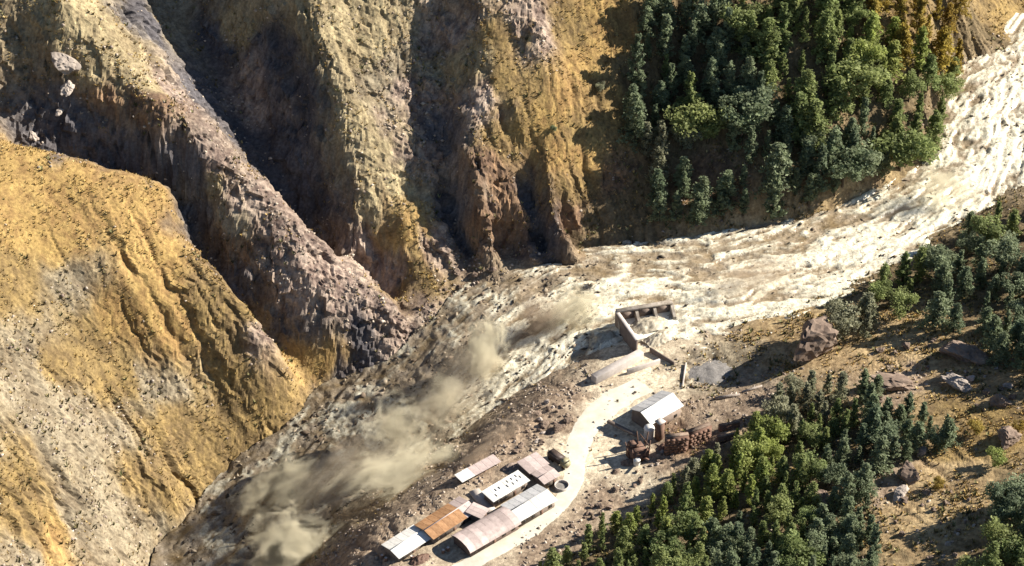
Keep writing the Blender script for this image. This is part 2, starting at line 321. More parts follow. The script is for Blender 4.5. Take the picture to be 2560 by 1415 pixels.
# ------------------------------------------------------------------ river: the flood, pale with silt
WC = [(2600,90,12.2),(2520,210,11),(2455,300,9.2),(2400,440,7),(2200,560,4),(2000,630,2.6),(1800,680,1.6),(1600,690,.8),(1420,700,-.4),(1340,740,-2.2),(1260,800,-5.5),(1170,880,-9.5),(1090,970,-14.5),(980,1060,-19.5),(870,1160,-24),(740,1290,-30.5),(620,1400,-36.5),(560,1470,-40)]
wline = np.array([PZ(*p) for p in WC])
def build_river():
    s_ = 0.5
    x = np.arange(-125, 215, s_); y = np.arange(-125, 150, s_); XX, YY = np.meshgrid(x, y); xf, yf = XX.ravel(), YY.ravel()
    best = np.full(xf.size, 1e9); S = np.zeros(xf.size); Nn = np.zeros(xf.size); Zw = np.zeros(xf.size); acc = 0.0
    wz = np.zeros(xf.size); wsum = np.zeros(xf.size)
    for a, b in zip(wline[:-1], wline[1:]):
        ab = (b - a)[:2]; ln = np.hypot(*ab); u = ab/ln
        t = np.clip(((xf - a[0])*u[0] + (yf - a[1])*u[1]), 0, ln); dx = xf - a[0] - t*u[0]; dy = yf - a[1] - t*u[1]
        d = np.hypot(dx, dy); m = d < best
        best[m] = d[m]; S[m] = acc + t[m]; Nn[m] = (dx*u[1] - dy*u[0])[m]
        wgt = 1/(d**2 + 9)**2; wz += wgt*(a[2] + (b[2] - a[2])*t/ln); wsum += wgt; acc += ln
    zb = wz/wsum
    keep = (best < 62) & (bil(H0, xf, yf) < zb + 1.6)
    q = ridged(S/9, Nn/2.6, 0.3, 4, .6); q2 = fbm(xf/1.5, yf/1.5, .7, 3, .65); q3 = fbm(S/22, Nn/9, 4.4, 3)
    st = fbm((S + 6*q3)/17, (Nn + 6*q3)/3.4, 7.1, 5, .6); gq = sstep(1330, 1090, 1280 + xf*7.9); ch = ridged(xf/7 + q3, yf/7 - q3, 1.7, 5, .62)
    Z = zb + (.42*q + .13*q2 + .7*st)*(1 - .6*gq) + 1.0*q3 + gq*(.5*ch + .2*q2)
    pr = proj(np.stack([xf, yf, zb], 1))
    # foam is thick where the flood runs fast along the far bank and in the upper reach, muddy in the slack and the gorge
    up = sstep(1900, 2350, pr[:, 0])
    far_bank = sstep(4, -10, Nn)*(.75*sstep(1120, 1230, pr[:, 0]) + .25*sstep(1400, 1800, pr[:, 0]))
    gorge = sstep(1250, 950, pr[:, 0])
    foam = -.16 + 1.1*st*(1 - .4*gq) + .35*q3 + .30*(q - .35) + .22*q2 + .24*up + .45*far_bank - .55*sstep(.12, .5, fbm(xf/11 + 40, yf/11, 2.9, 3))*(1 - .6*far_bank) - .55*gq + .30*gq*(ch - .5) + .55*gq*(fbm(xf/16, yf/16, 6.6, 3) > .28)
    foam = sstep(-.12, .62, foam)[:, None]
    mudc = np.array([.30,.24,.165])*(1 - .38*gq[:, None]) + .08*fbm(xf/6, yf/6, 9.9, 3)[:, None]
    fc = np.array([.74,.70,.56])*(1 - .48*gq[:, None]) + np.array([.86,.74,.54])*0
    C = mudc*(1 - foam) + fc*foam
    nx = len(x); idx = np.arange(xf.size).reshape(len(y), nx)
    k2 = keep.reshape(len(y), nx); kk = k2[:-1, :-1] & k2[1:, :-1] & k2[:-1, 1:] & k2[1:, 1:]
    F = np.stack([idx[:-1, :-1][kk], idx[:-1, 1:][kk], idx[1:, 1:][kk], idx[1:, :-1][kk]], -1)
    used = np.unique(F); mp = np.zeros(xf.size, int); mp[used] = np.arange(len(used))
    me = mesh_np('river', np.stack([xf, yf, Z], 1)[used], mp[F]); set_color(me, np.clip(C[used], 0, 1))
    me.polygons.foreach_set('use_smooth', np.ones(len(F), bool)); return me
m_water, N, L, B = new_mat('silty_water')
vc = N.new('ShaderNodeVertexColor'); vc.layer_name = 'Col'; tc = N.new('ShaderNodeTexCoord')
nz = N.new('ShaderNodeTexNoise'); nz.inputs['Scale'].default_value = .9; nz.inputs['Detail'].default_value = 5; nz.inputs['Distortion'].default_value = 1.2
L.new(tc.outputs['Object'], nz.inputs['Vector'])
rp = ramp(N, (.32, (.62,.58,.52)), (.6, (1.1,1.09,1.07))); L.new(nz.outputs['Fac'], rp.inputs['Fac'])
mx = N.new('ShaderNodeMix'); mx.data_type = 'RGBA'; mx.blend_type = 'MULTIPLY'; mx.inputs[0].default_value = 1
L.new(vc.outputs['Color'], mx.inputs[6]); L.new(rp.outputs['Color'], mx.inputs[7]); L.new(mx.outputs[2], B.inputs['Base Color'])
bp = N.new('ShaderNodeBump'); bp.inputs['Strength'].default_value = .5; bp.inputs['Distance'].default_value = .4
L.new(nz.outputs['Fac'], bp.inputs['Height']); L.new(bp.outputs['Normal'], B.inputs['Normal'])
B.inputs['Roughness'].default_value = .28; B.inputs['Specular IOR Level'].default_value = .5
put('river', build_river(), m_water, kind='structure')

# ------------------------------------------------------------------ plain materials
def stone_mat(name, a, b, scale=.6, rough=.9, bump=.4):
    m, N, L, B = new_mat(name); tc = N.new('ShaderNodeTexCoord'); nz = N.new('ShaderNodeTexNoise')
    nz.inputs['Scale'].default_value = scale; nz.inputs['Detail'].default_value = 6; nz.inputs['Roughness'].default_value = .68
    L.new(tc.outputs['Object'], nz.inputs['Vector']); rp = ramp(N, (.32, a), (.68, b)); L.new(nz.outputs['Fac'], rp.inputs['Fac'])
    oi = N.new('ShaderNodeObjectInfo'); mr = N.new('ShaderNodeMapRange'); mr.inputs['To Min'].default_value = .72; mr.inputs['To Max'].default_value = 1.12
    L.new(oi.outputs['Random'], mr.inputs['Value'])
    mx = N.new('ShaderNodeMix'); mx.data_type = 'RGBA'; mx.blend_type = 'MULTIPLY'; mx.inputs[0].default_value = 1
    L.new(rp.outputs['Color'], mx.inputs[6]); L.new(mr.outputs['Result'], mx.inputs[7]); L.new(mx.outputs[2], B.inputs['Base Color'])
    bp = N.new('ShaderNodeBump'); bp.inputs['Strength'].default_value = bump; bp.inputs['Distance'].default_value = .15
    L.new(nz.outputs['Fac'], bp.inputs['Height']); L.new(bp.outputs['Normal'], B.inputs['Normal'])
    B.inputs['Roughness'].default_value = rough; B.inputs['Specular IOR Level'].default_value = .2; return m
m_boulder = stone_mat('boulder_stone', (.10,.07,.055), (.30,.225,.17), .9, .95, .8)
m_pale = stone_mat('pale_stone', (.24,.20,.17), (.48,.41,.35), .9, .95, .8)
m_conc = stone_mat('concrete', (.42,.37,.33), (.58,.52,.47), .5)
m_conc_dark = stone_mat('stained_concrete', (.16,.125,.105), (.28,.22,.18), .5)
m_brick = stone_mat('brown_masonry', (.13,.075,.055), (.24,.15,.11), .8)
m_gravel = stone_mat('grey_gravel', (.20,.185,.17), (.36,.335,.31), 1.3, .95, 1.0)
m_wood = stone_mat('bark', (.06,.045,.03), (.13,.095,.065), 3)

# ------------------------------------------------------------------ ground cover: dry tussocks, low scrub and stones (nobody could count them)
def cover(name, n, kinds, size, cols, up=.8, seed=1, shape='tuft'):
    r = np.random.default_rng(seed)
    gi = r.integers(3, TH.shape[1]-3, n*6); gj = r.integers(3, TH.shape[0]-3, n*6)
    P = TV[gj, gi]; pr = proj(P); ok = (pr[:, 0] > -250) & (pr[:, 0] < 2810) & (pr[:, 1] > -200) & (pr[:, 1] < 1600)
    P = P[ok]; W = kind_weights(P[:, 0].copy(), P[:, 1].copy(), P[:, 2].copy())
    pw = sum(W[:, KINDS.index(k)]*v for k, v in kinds.items())
    clump = sstep(-.35, .45, fbm(P[:, 0]/7, P[:, 1]/7, 2.2, 3))
    ok = r.random(len(P)) < pw*clump*1.2; P = P[ok][:n]
    m = len(P); sz = size*np.clip(np.exp(r.normal(0, .33, m)), .5, 1.7)
    if shape == 'tuft':            # five leaning blades round a centre
        nb = 9; V = []; F = []
        a = r.random((m, nb))*6.283; rad = sz[:, None]*(.35 + .5*r.random((m, nb))); hh = sz[:, None]*up*(.6 + .6*r.random((m, nb)))
        ox, oy = np.cos(a), np.sin(a)
        b0 = np.stack([P[:, None, 0] + -oy*rad*.38, P[:, None, 1] + ox*rad*.38, P[:, None, 2] + 0*a - .1], -1)
        b1 = np.stack([P[:, None, 0] + oy*rad*.38, P[:, None, 1] - ox*rad*.38, P[:, None, 2] + 0*a - .1], -1)
        tp = np.stack([P[:, None, 0] + ox*rad*1.1, P[:, None, 1] + oy*rad*1.1, P[:, None, 2] + hh], -1)
        V = np.stack([b0, b1, tp], 2).reshape(-1, 3); F = np.arange(len(V)).reshape(-1, 3); per = nb*3
    else:                          # squat irregular eight-sided stones
        base = np.array([[1,0,0],[0,1,0],[-1,0,0],[0,-1,0],[0,0,1],[0,0,-1]], float)
        V = base[None]*(1 + .35*r.normal(size=(m, 6, 1))); th = r.random(m)*6.283
        c, s = np.cos(th)[:, None], np.sin(th)[:, None]
        V = np.stack([V[..., 0]*c - V[..., 1]*s, V[..., 0]*s + V[..., 1]*c, V[..., 2]*up], -1)*sz[:, None, None] + P[:, None, :]
        f = np.array([[0,1,4],[1,2,4],[2,3,4],[3,0,4],[1,0,5],[2,1,5],[3,2,5],[0,3,5]])
        F = (f[None] + np.arange(m)[:, None, None]*6).reshape(-1, 3); V = V.reshape(-1, 3); per = 6
    cols = np.array(cols); C = cols[r.integers(0, len(cols), m)]*np.exp(r.normal(0, .22, (m, 1)))
    me = mesh_np(name, V, F); set_color(me, np.clip(np.repeat(C, per, 0), .01, .9)); return me
m_cover, N, L, B = new_mat('ground_cover'); vc = N.new('ShaderNodeVertexColor'); vc.layer_name = 'Col'
L.new(vc.outputs['Color'], B.inputs['Base Color']); B.inputs['Roughness'].default_value = .95; B.inputs['Specular IOR Level'].default_value = .1
put('dry_grass', cover('dry_grass', 42000, {'gold':1,'ochre':1,'straw':.8,'rust':.5,'scrub':.9,'grey':.5,'rock':.12,'forest':.2}, .5, [(.42,.30,.11),(.36,.25,.09),(.46,.36,.17),(.32,.21,.08),(.27,.19,.075)], .8, 2), m_cover, kind='stuff', label='dry golden grass tussocks covering the valley slopes', category='grass')
put('low_scrub', cover('low_scrub', 9000, {'ochre':.35,'gold':.10,'grey':1,'rust':.9,'scrub':.7,'straw':.3,'forest':1,'rock':.25}, .8, [(.10,.10,.04),(.13,.11,.05),(.16,.12,.06),(.20,.19,.09)], .9, 3), m_cover, kind='stuff', label='low dark scrub dotted over the valley slopes', category='scrub')
put('loose_stones', cover('loose_stones', 17000, {'rock':1,'rubble':1,'grey':.6,'rust':.5,'mud':.8,'straw':.25,'scrub':.12,'soil':.035,'silt':.09,'forest':.06,'dark':.25}, .42, [(.26,.21,.17),(.34,.28,.22),(.17,.13,.105),(.38,.32,.26)], .7, 4, 'stone'), m_cover, kind='stuff', label='loose stones and rubble strewn over rock and banks', category='rubble')

# ------------------------------------------------------------------ trees
def leaf_mat(name, cols):
    m, N, L, B = new_mat(name); oi = N.new('ShaderNodeObjectInfo'); rp = ramp(N, *[(q/(len(cols)-1), c) for q, c in enumerate(cols)])
    L.new(oi.outputs['Random'], rp.inputs['Fac']); vc = N.new('ShaderNodeVertexColor'); vc.layer_name = 'Col'
    mx = N.new('ShaderNodeMix'); mx.data_type = 'RGBA'; mx.blend_type = 'MULTIPLY'; mx.inputs[0].default_value = 1
    L.new(rp.outputs['Color'], mx.inputs[6]); L.new(vc.outputs['Color'], mx.inputs[7]); L.new(mx.outputs[2], B.inputs['Base Color'])
    B.inputs['Roughness'].default_value = .7; B.inputs['Specular IOR Level'].default_value = .25
    tr = N.new('ShaderNodeBsdfTranslucent'); L.new(mx.outputs[2], tr.inputs['Color']); ms = N.new('ShaderNodeMixShader'); ms.inputs[0].default_value = .5
    L.new(B.outputs[0], ms.inputs[1]); L.new(tr.outputs[0], ms.inputs[2]); L.new(ms.outputs[0], N['Material Output'].inputs['Surface']); return m
m_leaf = {'green': leaf_mat('leaf_green', [(.215,.265,.105),(.25,.285,.115),(.19,.24,.10)]),
          'bluish': leaf_mat('leaf_bluish', [(.19,.235,.14),(.225,.265,.165),(.16,.205,.13)]),
          'bright': leaf_mat('leaf_bright', [(.29,.335,.10),(.26,.31,.10),(.31,.335,.115)]),
          'yellow': leaf_mat('leaf_yellow', [(.34,.27,.06),(.28,.20,.05),(.38,.30,.08)]),
          'grey': leaf_mat('leaf_grey', [(.27,.28,.19),(.31,.31,.215),(.24,.245,.165)])}
def crown_mesh(name, form, seed, leaves=2600):
    r = np.random.default_rng(seed)
    if form == 'conifer':                       # whorls of drooping boughs on an uneven spire
        nb = 46; hb = .10 + .88*np.sort(r.random(nb)); az = np.arange(nb)*2.4 + r.normal(0, .5, nb)
        ln = (.03 + .225*(1 - hb)**.85)*(.65 + .6*r.random(nb))
        per = leaves//nb; t = r.random((nb, per))**.7
        x = np.cos(az)[:, None]*ln[:, None]*t; y = np.sin(az)[:, None]*ln[:, None]*t; z = hb[:, None] - .32*ln[:, None]*t**1.6
        sp = .018 + .05*ln[:, None]
        P = np.stack([x, y, z], -1) + r.normal(size=(nb, per, 3))*sp[..., None]; size = .024; grp = np.repeat(np.arange(nb), per)
    elif form == 'column':                      # slim plume with tufted shoots
        nb = 38; hb = .06 + .86*np.sort(r.random(nb)); az = np.arange(nb)*2.4 + r.normal(0, .6, nb); rr = .17*np.clip(1.04 - hb, .03, 1)**.75*(.35 + .85*r.random(nb))
        per = leaves//nb; t = r.random((nb, per))**.8
        P = np.stack([np.cos(az)[:, None]*rr[:, None]*(.25 + .75*t), np.sin(az)[:, None]*rr[:, None]*(.25 + .75*t), hb[:, None] + .13*t - .05], -1) + r.normal(size=(nb, per, 3))*(.006 + .016*(1 - hb))[:, None, None]
        size = .02; grp = np.repeat(np.arange(nb), per)
    else:                                       # broad rounded head built of uneven clumps
        nb = 17; c = r.normal(size=(nb, 3)); c /= np.linalg.norm(c, axis=1)[:, None]; c *= (.12 + .24*r.random((nb, 1)))
        c[:, 2] = .58 + c[:, 2]*.85; rad = .09 + .085*r.random(nb)
        per = leaves//nb; d = r.normal(size=(nb, per, 3)); d /= np.linalg.norm(d, axis=2)[..., None]
        P = c[:, None, :] + d*rad[:, None, None]*(.55 + .6*r.random((nb, per, 1))); P[..., 2] = np.maximum(P[..., 2], .16); size = .027; grp = np.repeat(np.arange(nb), per)
    P = P.reshape(-1, 3); n = len(P)
    u = r.normal(size=(n, 3)); u /= np.linalg.norm(u, axis=1)[:, None]; v = np.cross(u, r.normal(size=(n, 3))); v /= np.linalg.norm(v, axis=1)[:, None]
    s1 = size*(.6 + .8*r.random((n, 1))); s2 = s1*(.45 + .3*r.random((n, 1)))
    V = np.stack([P - u*s1, P - v*s2, P + u*s1, P + v*s2], 1).reshape(-1, 3)
    me = mesh_np(name, V, np.arange(len(V)).reshape(-1, 4))
    tone = (.72 + .6*r.random(grp.max()+1))[grp]*(.85 + .3*r.random(n))
    C = np.stack([tone*1.02, tone, tone*.95], 1); set_color(me, np.repeat(C, 4, 0)); return me
def trunk_mesh(name, form, seed):
    r = random.Random(seed); V = []; F = []; K = 6
    def limb(a, b, r0, r1):
        a, b = np.array(a), np.array(b); d = (b - a)/np.linalg.norm(b - a); u = np.cross(d, [.3, .9, .2]); u /= np.linalg.norm(u); v = np.cross(d, u); o = len(V)
        for p, rr in ((a, r0), (b, r1)):
            for k in range(K): V.append(p + rr*(u*math.cos(k*6.2832/K) + v*math.sin(k*6.2832/K)))
        for k in range(K): F.append([o + k, o + (k+1) % K, o + K + (k+1) % K, o + K + k])
    top = .93 if form == 'conifer' else .62
    bend = (r.uniform(-.02, .02), r.uniform(-.02, .02))
    limb((0,0,-.06), (bend[0], bend[1], top*.5), .026, .017); limb((bend[0], bend[1], top*.5), (0, 0, top), .017, .006)
    for q in range(7):
        a = q*2.4 + r.random(); h = .22 + .09*q*(top/.9); l = .2*(1 - h*.7)
        limb((bend[0]*.8, bend[1]*.8, h), (l*math.cos(a), l*math.sin(a), h + (.02 if form == 'conifer' else .12)), .009, .003)
    return mesh_np(name, V, F)
FORMS = ['conifer', 'column', 'broad']
CROWN = {(f, t, k): None for f in FORMS for t in m_leaf for k in range(3)}; TRUNK = {}
def tree(P, h, form, tint, k, rz, label, group, cat='tree', wide=1.0, name=None):
    if CROWN[(f_ := form, tint, k)] is None:
        me = crown_mesh('crown_' + form, form, 10*k + FORMS.index(form) + 3); me.materials.append(m_leaf[tint]); CROWN[(form, tint, k)] = me
    if (form, k) not in TRUNK: TRUNK[(form, k)] = trunk_mesh('trunk_' + form, form, k + 40); TRUNK[(form, k)].materials.append(m_wood)
    e = put(name or {'conifer': 'conifer_tree', 'column': 'slim_tree', 'broad': 'bushy_tree'}[form], None, loc=P, rot=(0, 0, rz), label=label, category=cat, group=group)
    e.scale = (h*wide, h*wide, h)
    put('trunk', TRUNK[(form, k)], parent=e); put('crown', CROWN[(form, tint, k)], parent=e); return e
FORMW = {'conifer': 'conifer', 'column': 'slim tree', 'broad': 'bushy tree'}
TINTW = {'green': 'mid-green', 'bluish': 'dark bluish-green', 'bright': 'bright lime-green', 'yellow': 'yellow', 'grey': 'grey-green'}
BARE = [(1775,400,62),(1600,420,35),(2090,345,34),(1680,330,28),(1900,440,30),(2050,1225,30)]        # bare rock and scrub inside the woods
def stand(poly, n, gap, hr, forms, tints, places, group, seed):
    r = random.Random(seed); pts = []; xs = [p[0] for p in poly]; ys = [p[1] for p in poly]; tries = 0
    while len(pts) < n and tries < 20000:
        tries += 1; px, py = r.uniform(min(xs), max(xs)), r.uniform(min(ys), max(ys))
        if not in_poly(px, py, poly) or any((px-a)**2 + (py-b)**2 < c*c for a, b, c in BARE) or any((px-a)**2 + ((py-b)*1.25)**2 < gap*gap for a, b in pts): continue
        pts.append((px, py))
    for px, py in pts:
        h = r.uniform(*hr); P = on_ground(px, py + h*.45*6.3); P[2] = ground(P[0], P[1]) - .15
        form = r.choices(list(forms), list(forms.values()))[0]
        key = min(tints, key=lambda c: (c[0]-px)**2 + (c[1]-py)**2 + r.uniform(0, 9000)); tint = key[2]
        where = min(places, key=lambda c: (c[0]-px)**2 + (c[1]-py)**2)[2]
        size = 'small ' if h < hr[0] + .28*(hr[1]-hr[0]) else ('tall ' if h > hr[1] - .25*(hr[1]-hr[0]) else '')
        tree(P, h, form, tint, r.randrange(3), r.uniform(0, 6.28), f'{size}{TINTW[tint]} {FORMW[form]} {where}', group, wide=r.uniform(1.05, 1.55))
stand([(1340,1440),(1480,1330),(1610,1262),(1700,1195),(1860,1085),(1970,960),(2080,960),(2190,940),(2230,1010),(2350,1030),(2390,1085),(2290,1120),(2200,1170),(2170,1230),(2190,1300),(2200,1440)], 178, 31, (6.5, 12.5),
      {'broad': 1.6, 'column': 5, 'conifer': 4},
      [(1500,1400,'green'),(1650,1280,'green'),(1800,1200,'bright'),(1900,1120,'bright'),(2000,1000,'grey'),(1750,1120,'grey'),(2050,1080,'green'),(2100,1170,'bluish'),(2250,1050,'bluish'),(1950,1300,'green'),(2100,1380,'bluish'),(1700,1400,'green'),(1850,1400,'bluish'),(1990,1180,'green'),(1620,1300,'bright')],
      [(1450,1390,'beside the pale road'),(1650,1230,'below the scrap-strewn yard edge'),(1760,1130,'just below the brown retaining wall'),(1960,970,'below the overhanging boulder'),(2100,980,"at the near stand's upper edge"),(1800,1250,"in the near stand's sunny middle"),(2000,1120,"in the near stand's upper middle"),(2280,1060,"on the near stand's right flank"),(2000,1250,"by the near stand's dark boulder"),(1700,1380,'at the bottom edge of the picture'),(2080,1370,'left of the bare brown slope')],
      'trees of the near stand below the road', 11)
stand([(2060,800),(2180,710),(2330,610),(2560,500),(2640,480),(2640,960),(2560,900),(2470,880),(2400,820),(2280,770),(2150,830),(2080,860)], 50, 42, (9, 14),
      {'broad': 1.5, 'column': 2, 'conifer': 4}, [(2100,780,'grey'),(2250,720,'green'),(2400,640,'bluish'),(2500,580,'green'),(2400,780,'bluish'),(2530,700,'bluish'),(2540,860,'bluish')],
      [(2120,790,'right of the overhanging boulder'),(2300,680,'along the near river bank'),(2500,540,'on the near bank at the right edge'),(2380,780,'above the bare brown slope'),(2530,760,'in the dark grove at the right edge')],
      'trees along the near river bank', 12)
stand([(2440,1450),(2470,1300),(2540,1210),(2640,1180),(2640,1450)], 16, 42, (9, 13.5), {'broad': 3, 'conifer': 2}, [(2500,1300,'bluish'),(2520,1400,'green')],
      [(2500,1280,'atop the bottom right corner grove'),(2540,1390,'in the bottom right corner')], 'trees in the bottom right corner', 13)
stand([(1560,150),(1600,60),(1640,-20),(2400,-20),(2400,60),(2395,150),(2365,260),(2330,370),(2200,410),(2080,465),(1950,505),(1800,545),(1690,548),(1620,510),(1590,440),(1570,330),(1580,230)], 142, 42, (9, 19),
      {'conifer': 5, 'column': 4, 'broad': 1.5},
      [(1600,250,'bluish'),(1700,100,'bluish'),(1700,250,'green'),(1650,400,'grey'),(1850,200,'bluish'),(1950,100,'green'),(2000,250,'green'),(1900,350,'bluish'),(2000,420,'bluish'),(2200,100,'bright'),(2250,250,'green'),(2150,350,'bluish'),(2280,330,'green'),(1700,480,'bluish'),(2100,60,'green'),(2250,40,'yellow'),(2060,180,'green')],
      [(1600,100,"at the far wood's top left"),(1570,300,'at the left edge of the far wood'),(1620,480,'low beside the orange ribs'),(1800,80,"at the far wood's top edge"),(1780,280,'left of centre in the far wood'),(1760,460,"by the far wood's rusty patch"),(2000,80,"high in the far wood's middle"),(1960,260,'in the middle of the far wood'),(1950,430,'in the far wood above the flood'),(2200,80,"high in the far wood's right"),(2150,260,'right of centre in the far wood'),(2300,250,'on the spur where the river bends'),(2180,380,'low on the spur above the flood')],
      'trees of the far wood', 14)
_by = {}
for o in COL.objects:
    if o.get('group', '').startswith('trees'): _by.setdefault(o['label'], []).append(o)
ORD = ['second', 'third', 'fourth', 'fifth', 'sixth', 'seventh', 'eighth', 'ninth', 'tenth']
for lb, os_ in _by.items():                                # alike neighbours are told apart by their order across the picture
    if len(os_) < 2: continue
    os_.sort(key=lambda o: float(proj(np.array(o.location))[0]))
    for q, o in enumerate(os_): o['label'] = lb + (', leftmost' if q == 0 else ', rightmost' if q == len(os_)-1 else ', ' + ORD[min(q-1, 8)] + ' from left')
for px, py, h, form, tint, lab, wd in [(2440,1085,4.5,'broad','yellow','yellow bush among boulders on the bare brown slope',1.5),(2490,1165,5.5,'broad','bright','bright green bush below the yellow bush',1.6),
        (2345,1225,4,'broad','yellow','golden bush below the flat boulder on the brown slope',1.4),(2545,1080,4,'broad','yellow','small golden bush at the right edge of the picture',1.3),
        (1500,230,4,'broad','grey','grey shrub on golden slope left of the far wood',1.4),(1385,330,2.6,'broad','bluish','small dark shrub alone on the golden far slope',1.2)]:
    P = on_ground(px, py); tree(P, h, form, tint, 1, px, lab, 'bushes on open slopes', 'bush', wd, 'bush')

# ------------------------------------------------------------------ boulders
def boulder_mesh(name, seed, sub=4, flatten=.75):
    bm = bmesh.new(); bmesh.ops.create_icosphere(bm, subdivisions=sub, radius=1.0); r = np.random.default_rng(seed)
    V = np.array([v.co[:] for v in bm.verts])
    for _ in range(16):                                    # broken faces: cut off by random planes
        n = r.normal(size=3); n /= np.linalg.norm(n); d = .45 + .35*r.random(); q = V @ n; V -= np.outer(np.maximum(q - d, 0)*.92, n)
    V += (.14*fbm(V[:, 0]*2.2 + seed, V[:, 1]*2.2, V[:, 2]*2.2, 4, .6) + .16*blocks(V[:, 0]*1.6 + seed, V[:, 1]*1.6, V[:, 2]*1.6) + .045*blocks(V[:, 0]*4 + seed, V[:, 1]*4, V[:, 2]*4) + .05*fbm(V[:, 0]*9 + seed, V[:, 1]*9, V[:, 2]*9, 2))[:, None]*V; V[:, 2] *= flatten; V[:, 0] *= 1.15
    for v, c in zip(bm.verts, V): v.co = c
    me = bpy.data.meshes.new(name); bm.to_mesh(me); bm.free(); return me
BM = [boulder_mesh('boulder', 50 + q) for q in range(6)]; BP = [boulder_mesh('boulder', 60 + q) for q in range(3)]
for m in BM: m.materials.append(m_boulder)
for m in BP: m.materials.append(m_pale)
def boulder(px, py, rpx, label, group=None, pale=False, k=0, sink=.35, sc=(1, 1, 1), rz=None):
    P = on_ground(px, py); rr = rpx/7.9; me = (BP if pale else BM)[k % (3 if pale else 6)]
    o = put('boulder', me, loc=(P[0], P[1], P[2] + rr*(.7 - sink)), rot=(.2*math.sin(px), .2*math.cos(py), px*.7 if rz is None else rz), label=label, category='boulder')
    o.scale = (rr*sc[0], rr*sc[1], rr*sc[2])
    if group: o['group'] = group
    return o
boulder(2030,885,72,'huge overhanging boulder with pale rim and long shadow beside the flood', k=1, sink=.15, sc=(1.0,.75,1.05), rz=.9)
boulder(160,165,44,'big pale boulder perched on the ledge at the top left', pale=True, k=0, sc=(1.15,.9,.8))
boulder(168,225,22,'pale slab-like rock under the big perched boulder, top left', pale=True, k=1)
boulder(150,282,13,'small pale rock in the shaded gully below the perched boulder', pale=True, k=2)
boulder(80,345,15,'pale rock on the skyline of the golden hill', pale=True, k=1)
boulder(2310,482,26,'dark boulder standing in the flood where the river bends', k=2, sc=(1,1,1.2))
boulder(2345,455,14,'smaller boulder in the flood right of the dark boulder', k=3)
boulder(2235,968,40,'broad flat brown boulder on the bare slope above the near stand', k=3, sc=(1.3,.8,.6))
boulder(2400,890,46,'large dark boulder under the grove on the bare slope', k=4, sc=(1.2,.9,.8))
boulder(2450,905,30,'dark boulder touching the large dark boulder on its right', k=5)
boulder(2400,965,30,'pale speckled boulder in the middle of the bare slope', pale=True, k=1, sc=(1.2,1,.7))
boulder(2500,1010,24,'brown boulder at the right edge above the yellow bush', k=0)
boulder(2515,1105,32,'brown boulder right of the yellow bush', k=1)
boulder(2270,1195,34,'dark boulder with pale stones at its foot, left of the golden bush', k=2)
boulder(2250,1238,20,'pale stone below the dark boulder left of the golden bush', pale=True, k=2)
boulder(2300,1135,18,'pale stone at the right end of the near stand', pale=True, k=0)
boulder(2035,1262,34,'dark boulder inside the near stand of trees', k=4)
boulder(2085,1252,16,'grey stone right of the dark boulder inside the near stand', pale=True, k=1)
boulder(2200,1000,18,'low dark stone below the broad flat brown boulder', k=5)
rb = random.Random(5)
for spot, poly, n, rr, lab in [
    ('yard', [(1240,1130),(1290,1060),(1350,1010),(1420,1000),(1420,1060),(1380,1110),(1330,1125),(1260,1140)], 75, (3.5, 9), 'brown rock in the boulder heap between yard and gorge'),
    ('slope', [(2180,880),(2350,840),(2560,960),(2560,1100),(2380,1000),(2250,900)], 26, (5, 13), 'small rock scattered on the bare slope right of the near stand'),
    ('low', [(2230,1230),(2400,1180),(2470,1300),(2400,1400),(2230,1400)], 26, (4, 10), 'small rock on the lower bare slope by the bottom edge'),
    ('bank', [(1650,1120),(1560,1200),(1480,1260),(1420,1320),(1350,1390),(1390,1400),(1500,1290),(1620,1190),(1700,1140)], 46, (4, 9), 'small rock along the lower verge of the pale road'),
    ('gorge', [(1080,900),(1160,840),(1230,880),(1150,1000),(1050,1080),(960,1150),(900,1180),(930,1080)], 34, (5, 13), 'wet rock in the dusty gorge below the dam'),
    ('foot', [(1040,770),(1110,700),(1180,650),(1250,680),(1130,760),(1080,830)], 18, (5, 12), 'rock at the foot of the pale rib in the flood')]:
    m = 0
    while m < n:
        px, py = rb.uniform(min(p[0] for p in poly), max(p[0] for p in poly)), rb.uniform(min(p[1] for p in poly), max(p[1] for p in poly))
        if in_poly(px, py, poly):
            r0 = rr[0] + (rr[1]-rr[0])*rb.random()**2.2
            sz = 'large ' if r0 > rr[0] + .55*(rr[1]-rr[0]) else ''
            boulder(px, py, r0, (sz + lab).replace('large small rock', 'larger rock') + [', left part', ', middle part', ', right part'][min(2, int(3*(px - min(p[0] for p in poly))/(max(p[0] for p in poly) - min(p[0] for p in poly))))], lab.replace('brown rock', 'rocks').replace('small rock', 'small rocks').replace('wet rock', 'wet rocks'), pale=rb.random() < .15, k=m, sink=.3); m += 1
for px, py, r0, lab in [(1362,1064,15,'dark angular boulder at the left of the trio beside the yard'),(1393,1075,14,'dark boulder in the middle of the trio beside the yard'),(1415,1053,13,'dark boulder at the right of the trio beside the yard')]:
    boulder(px, py, r0, lab, k=int(px) % 6)

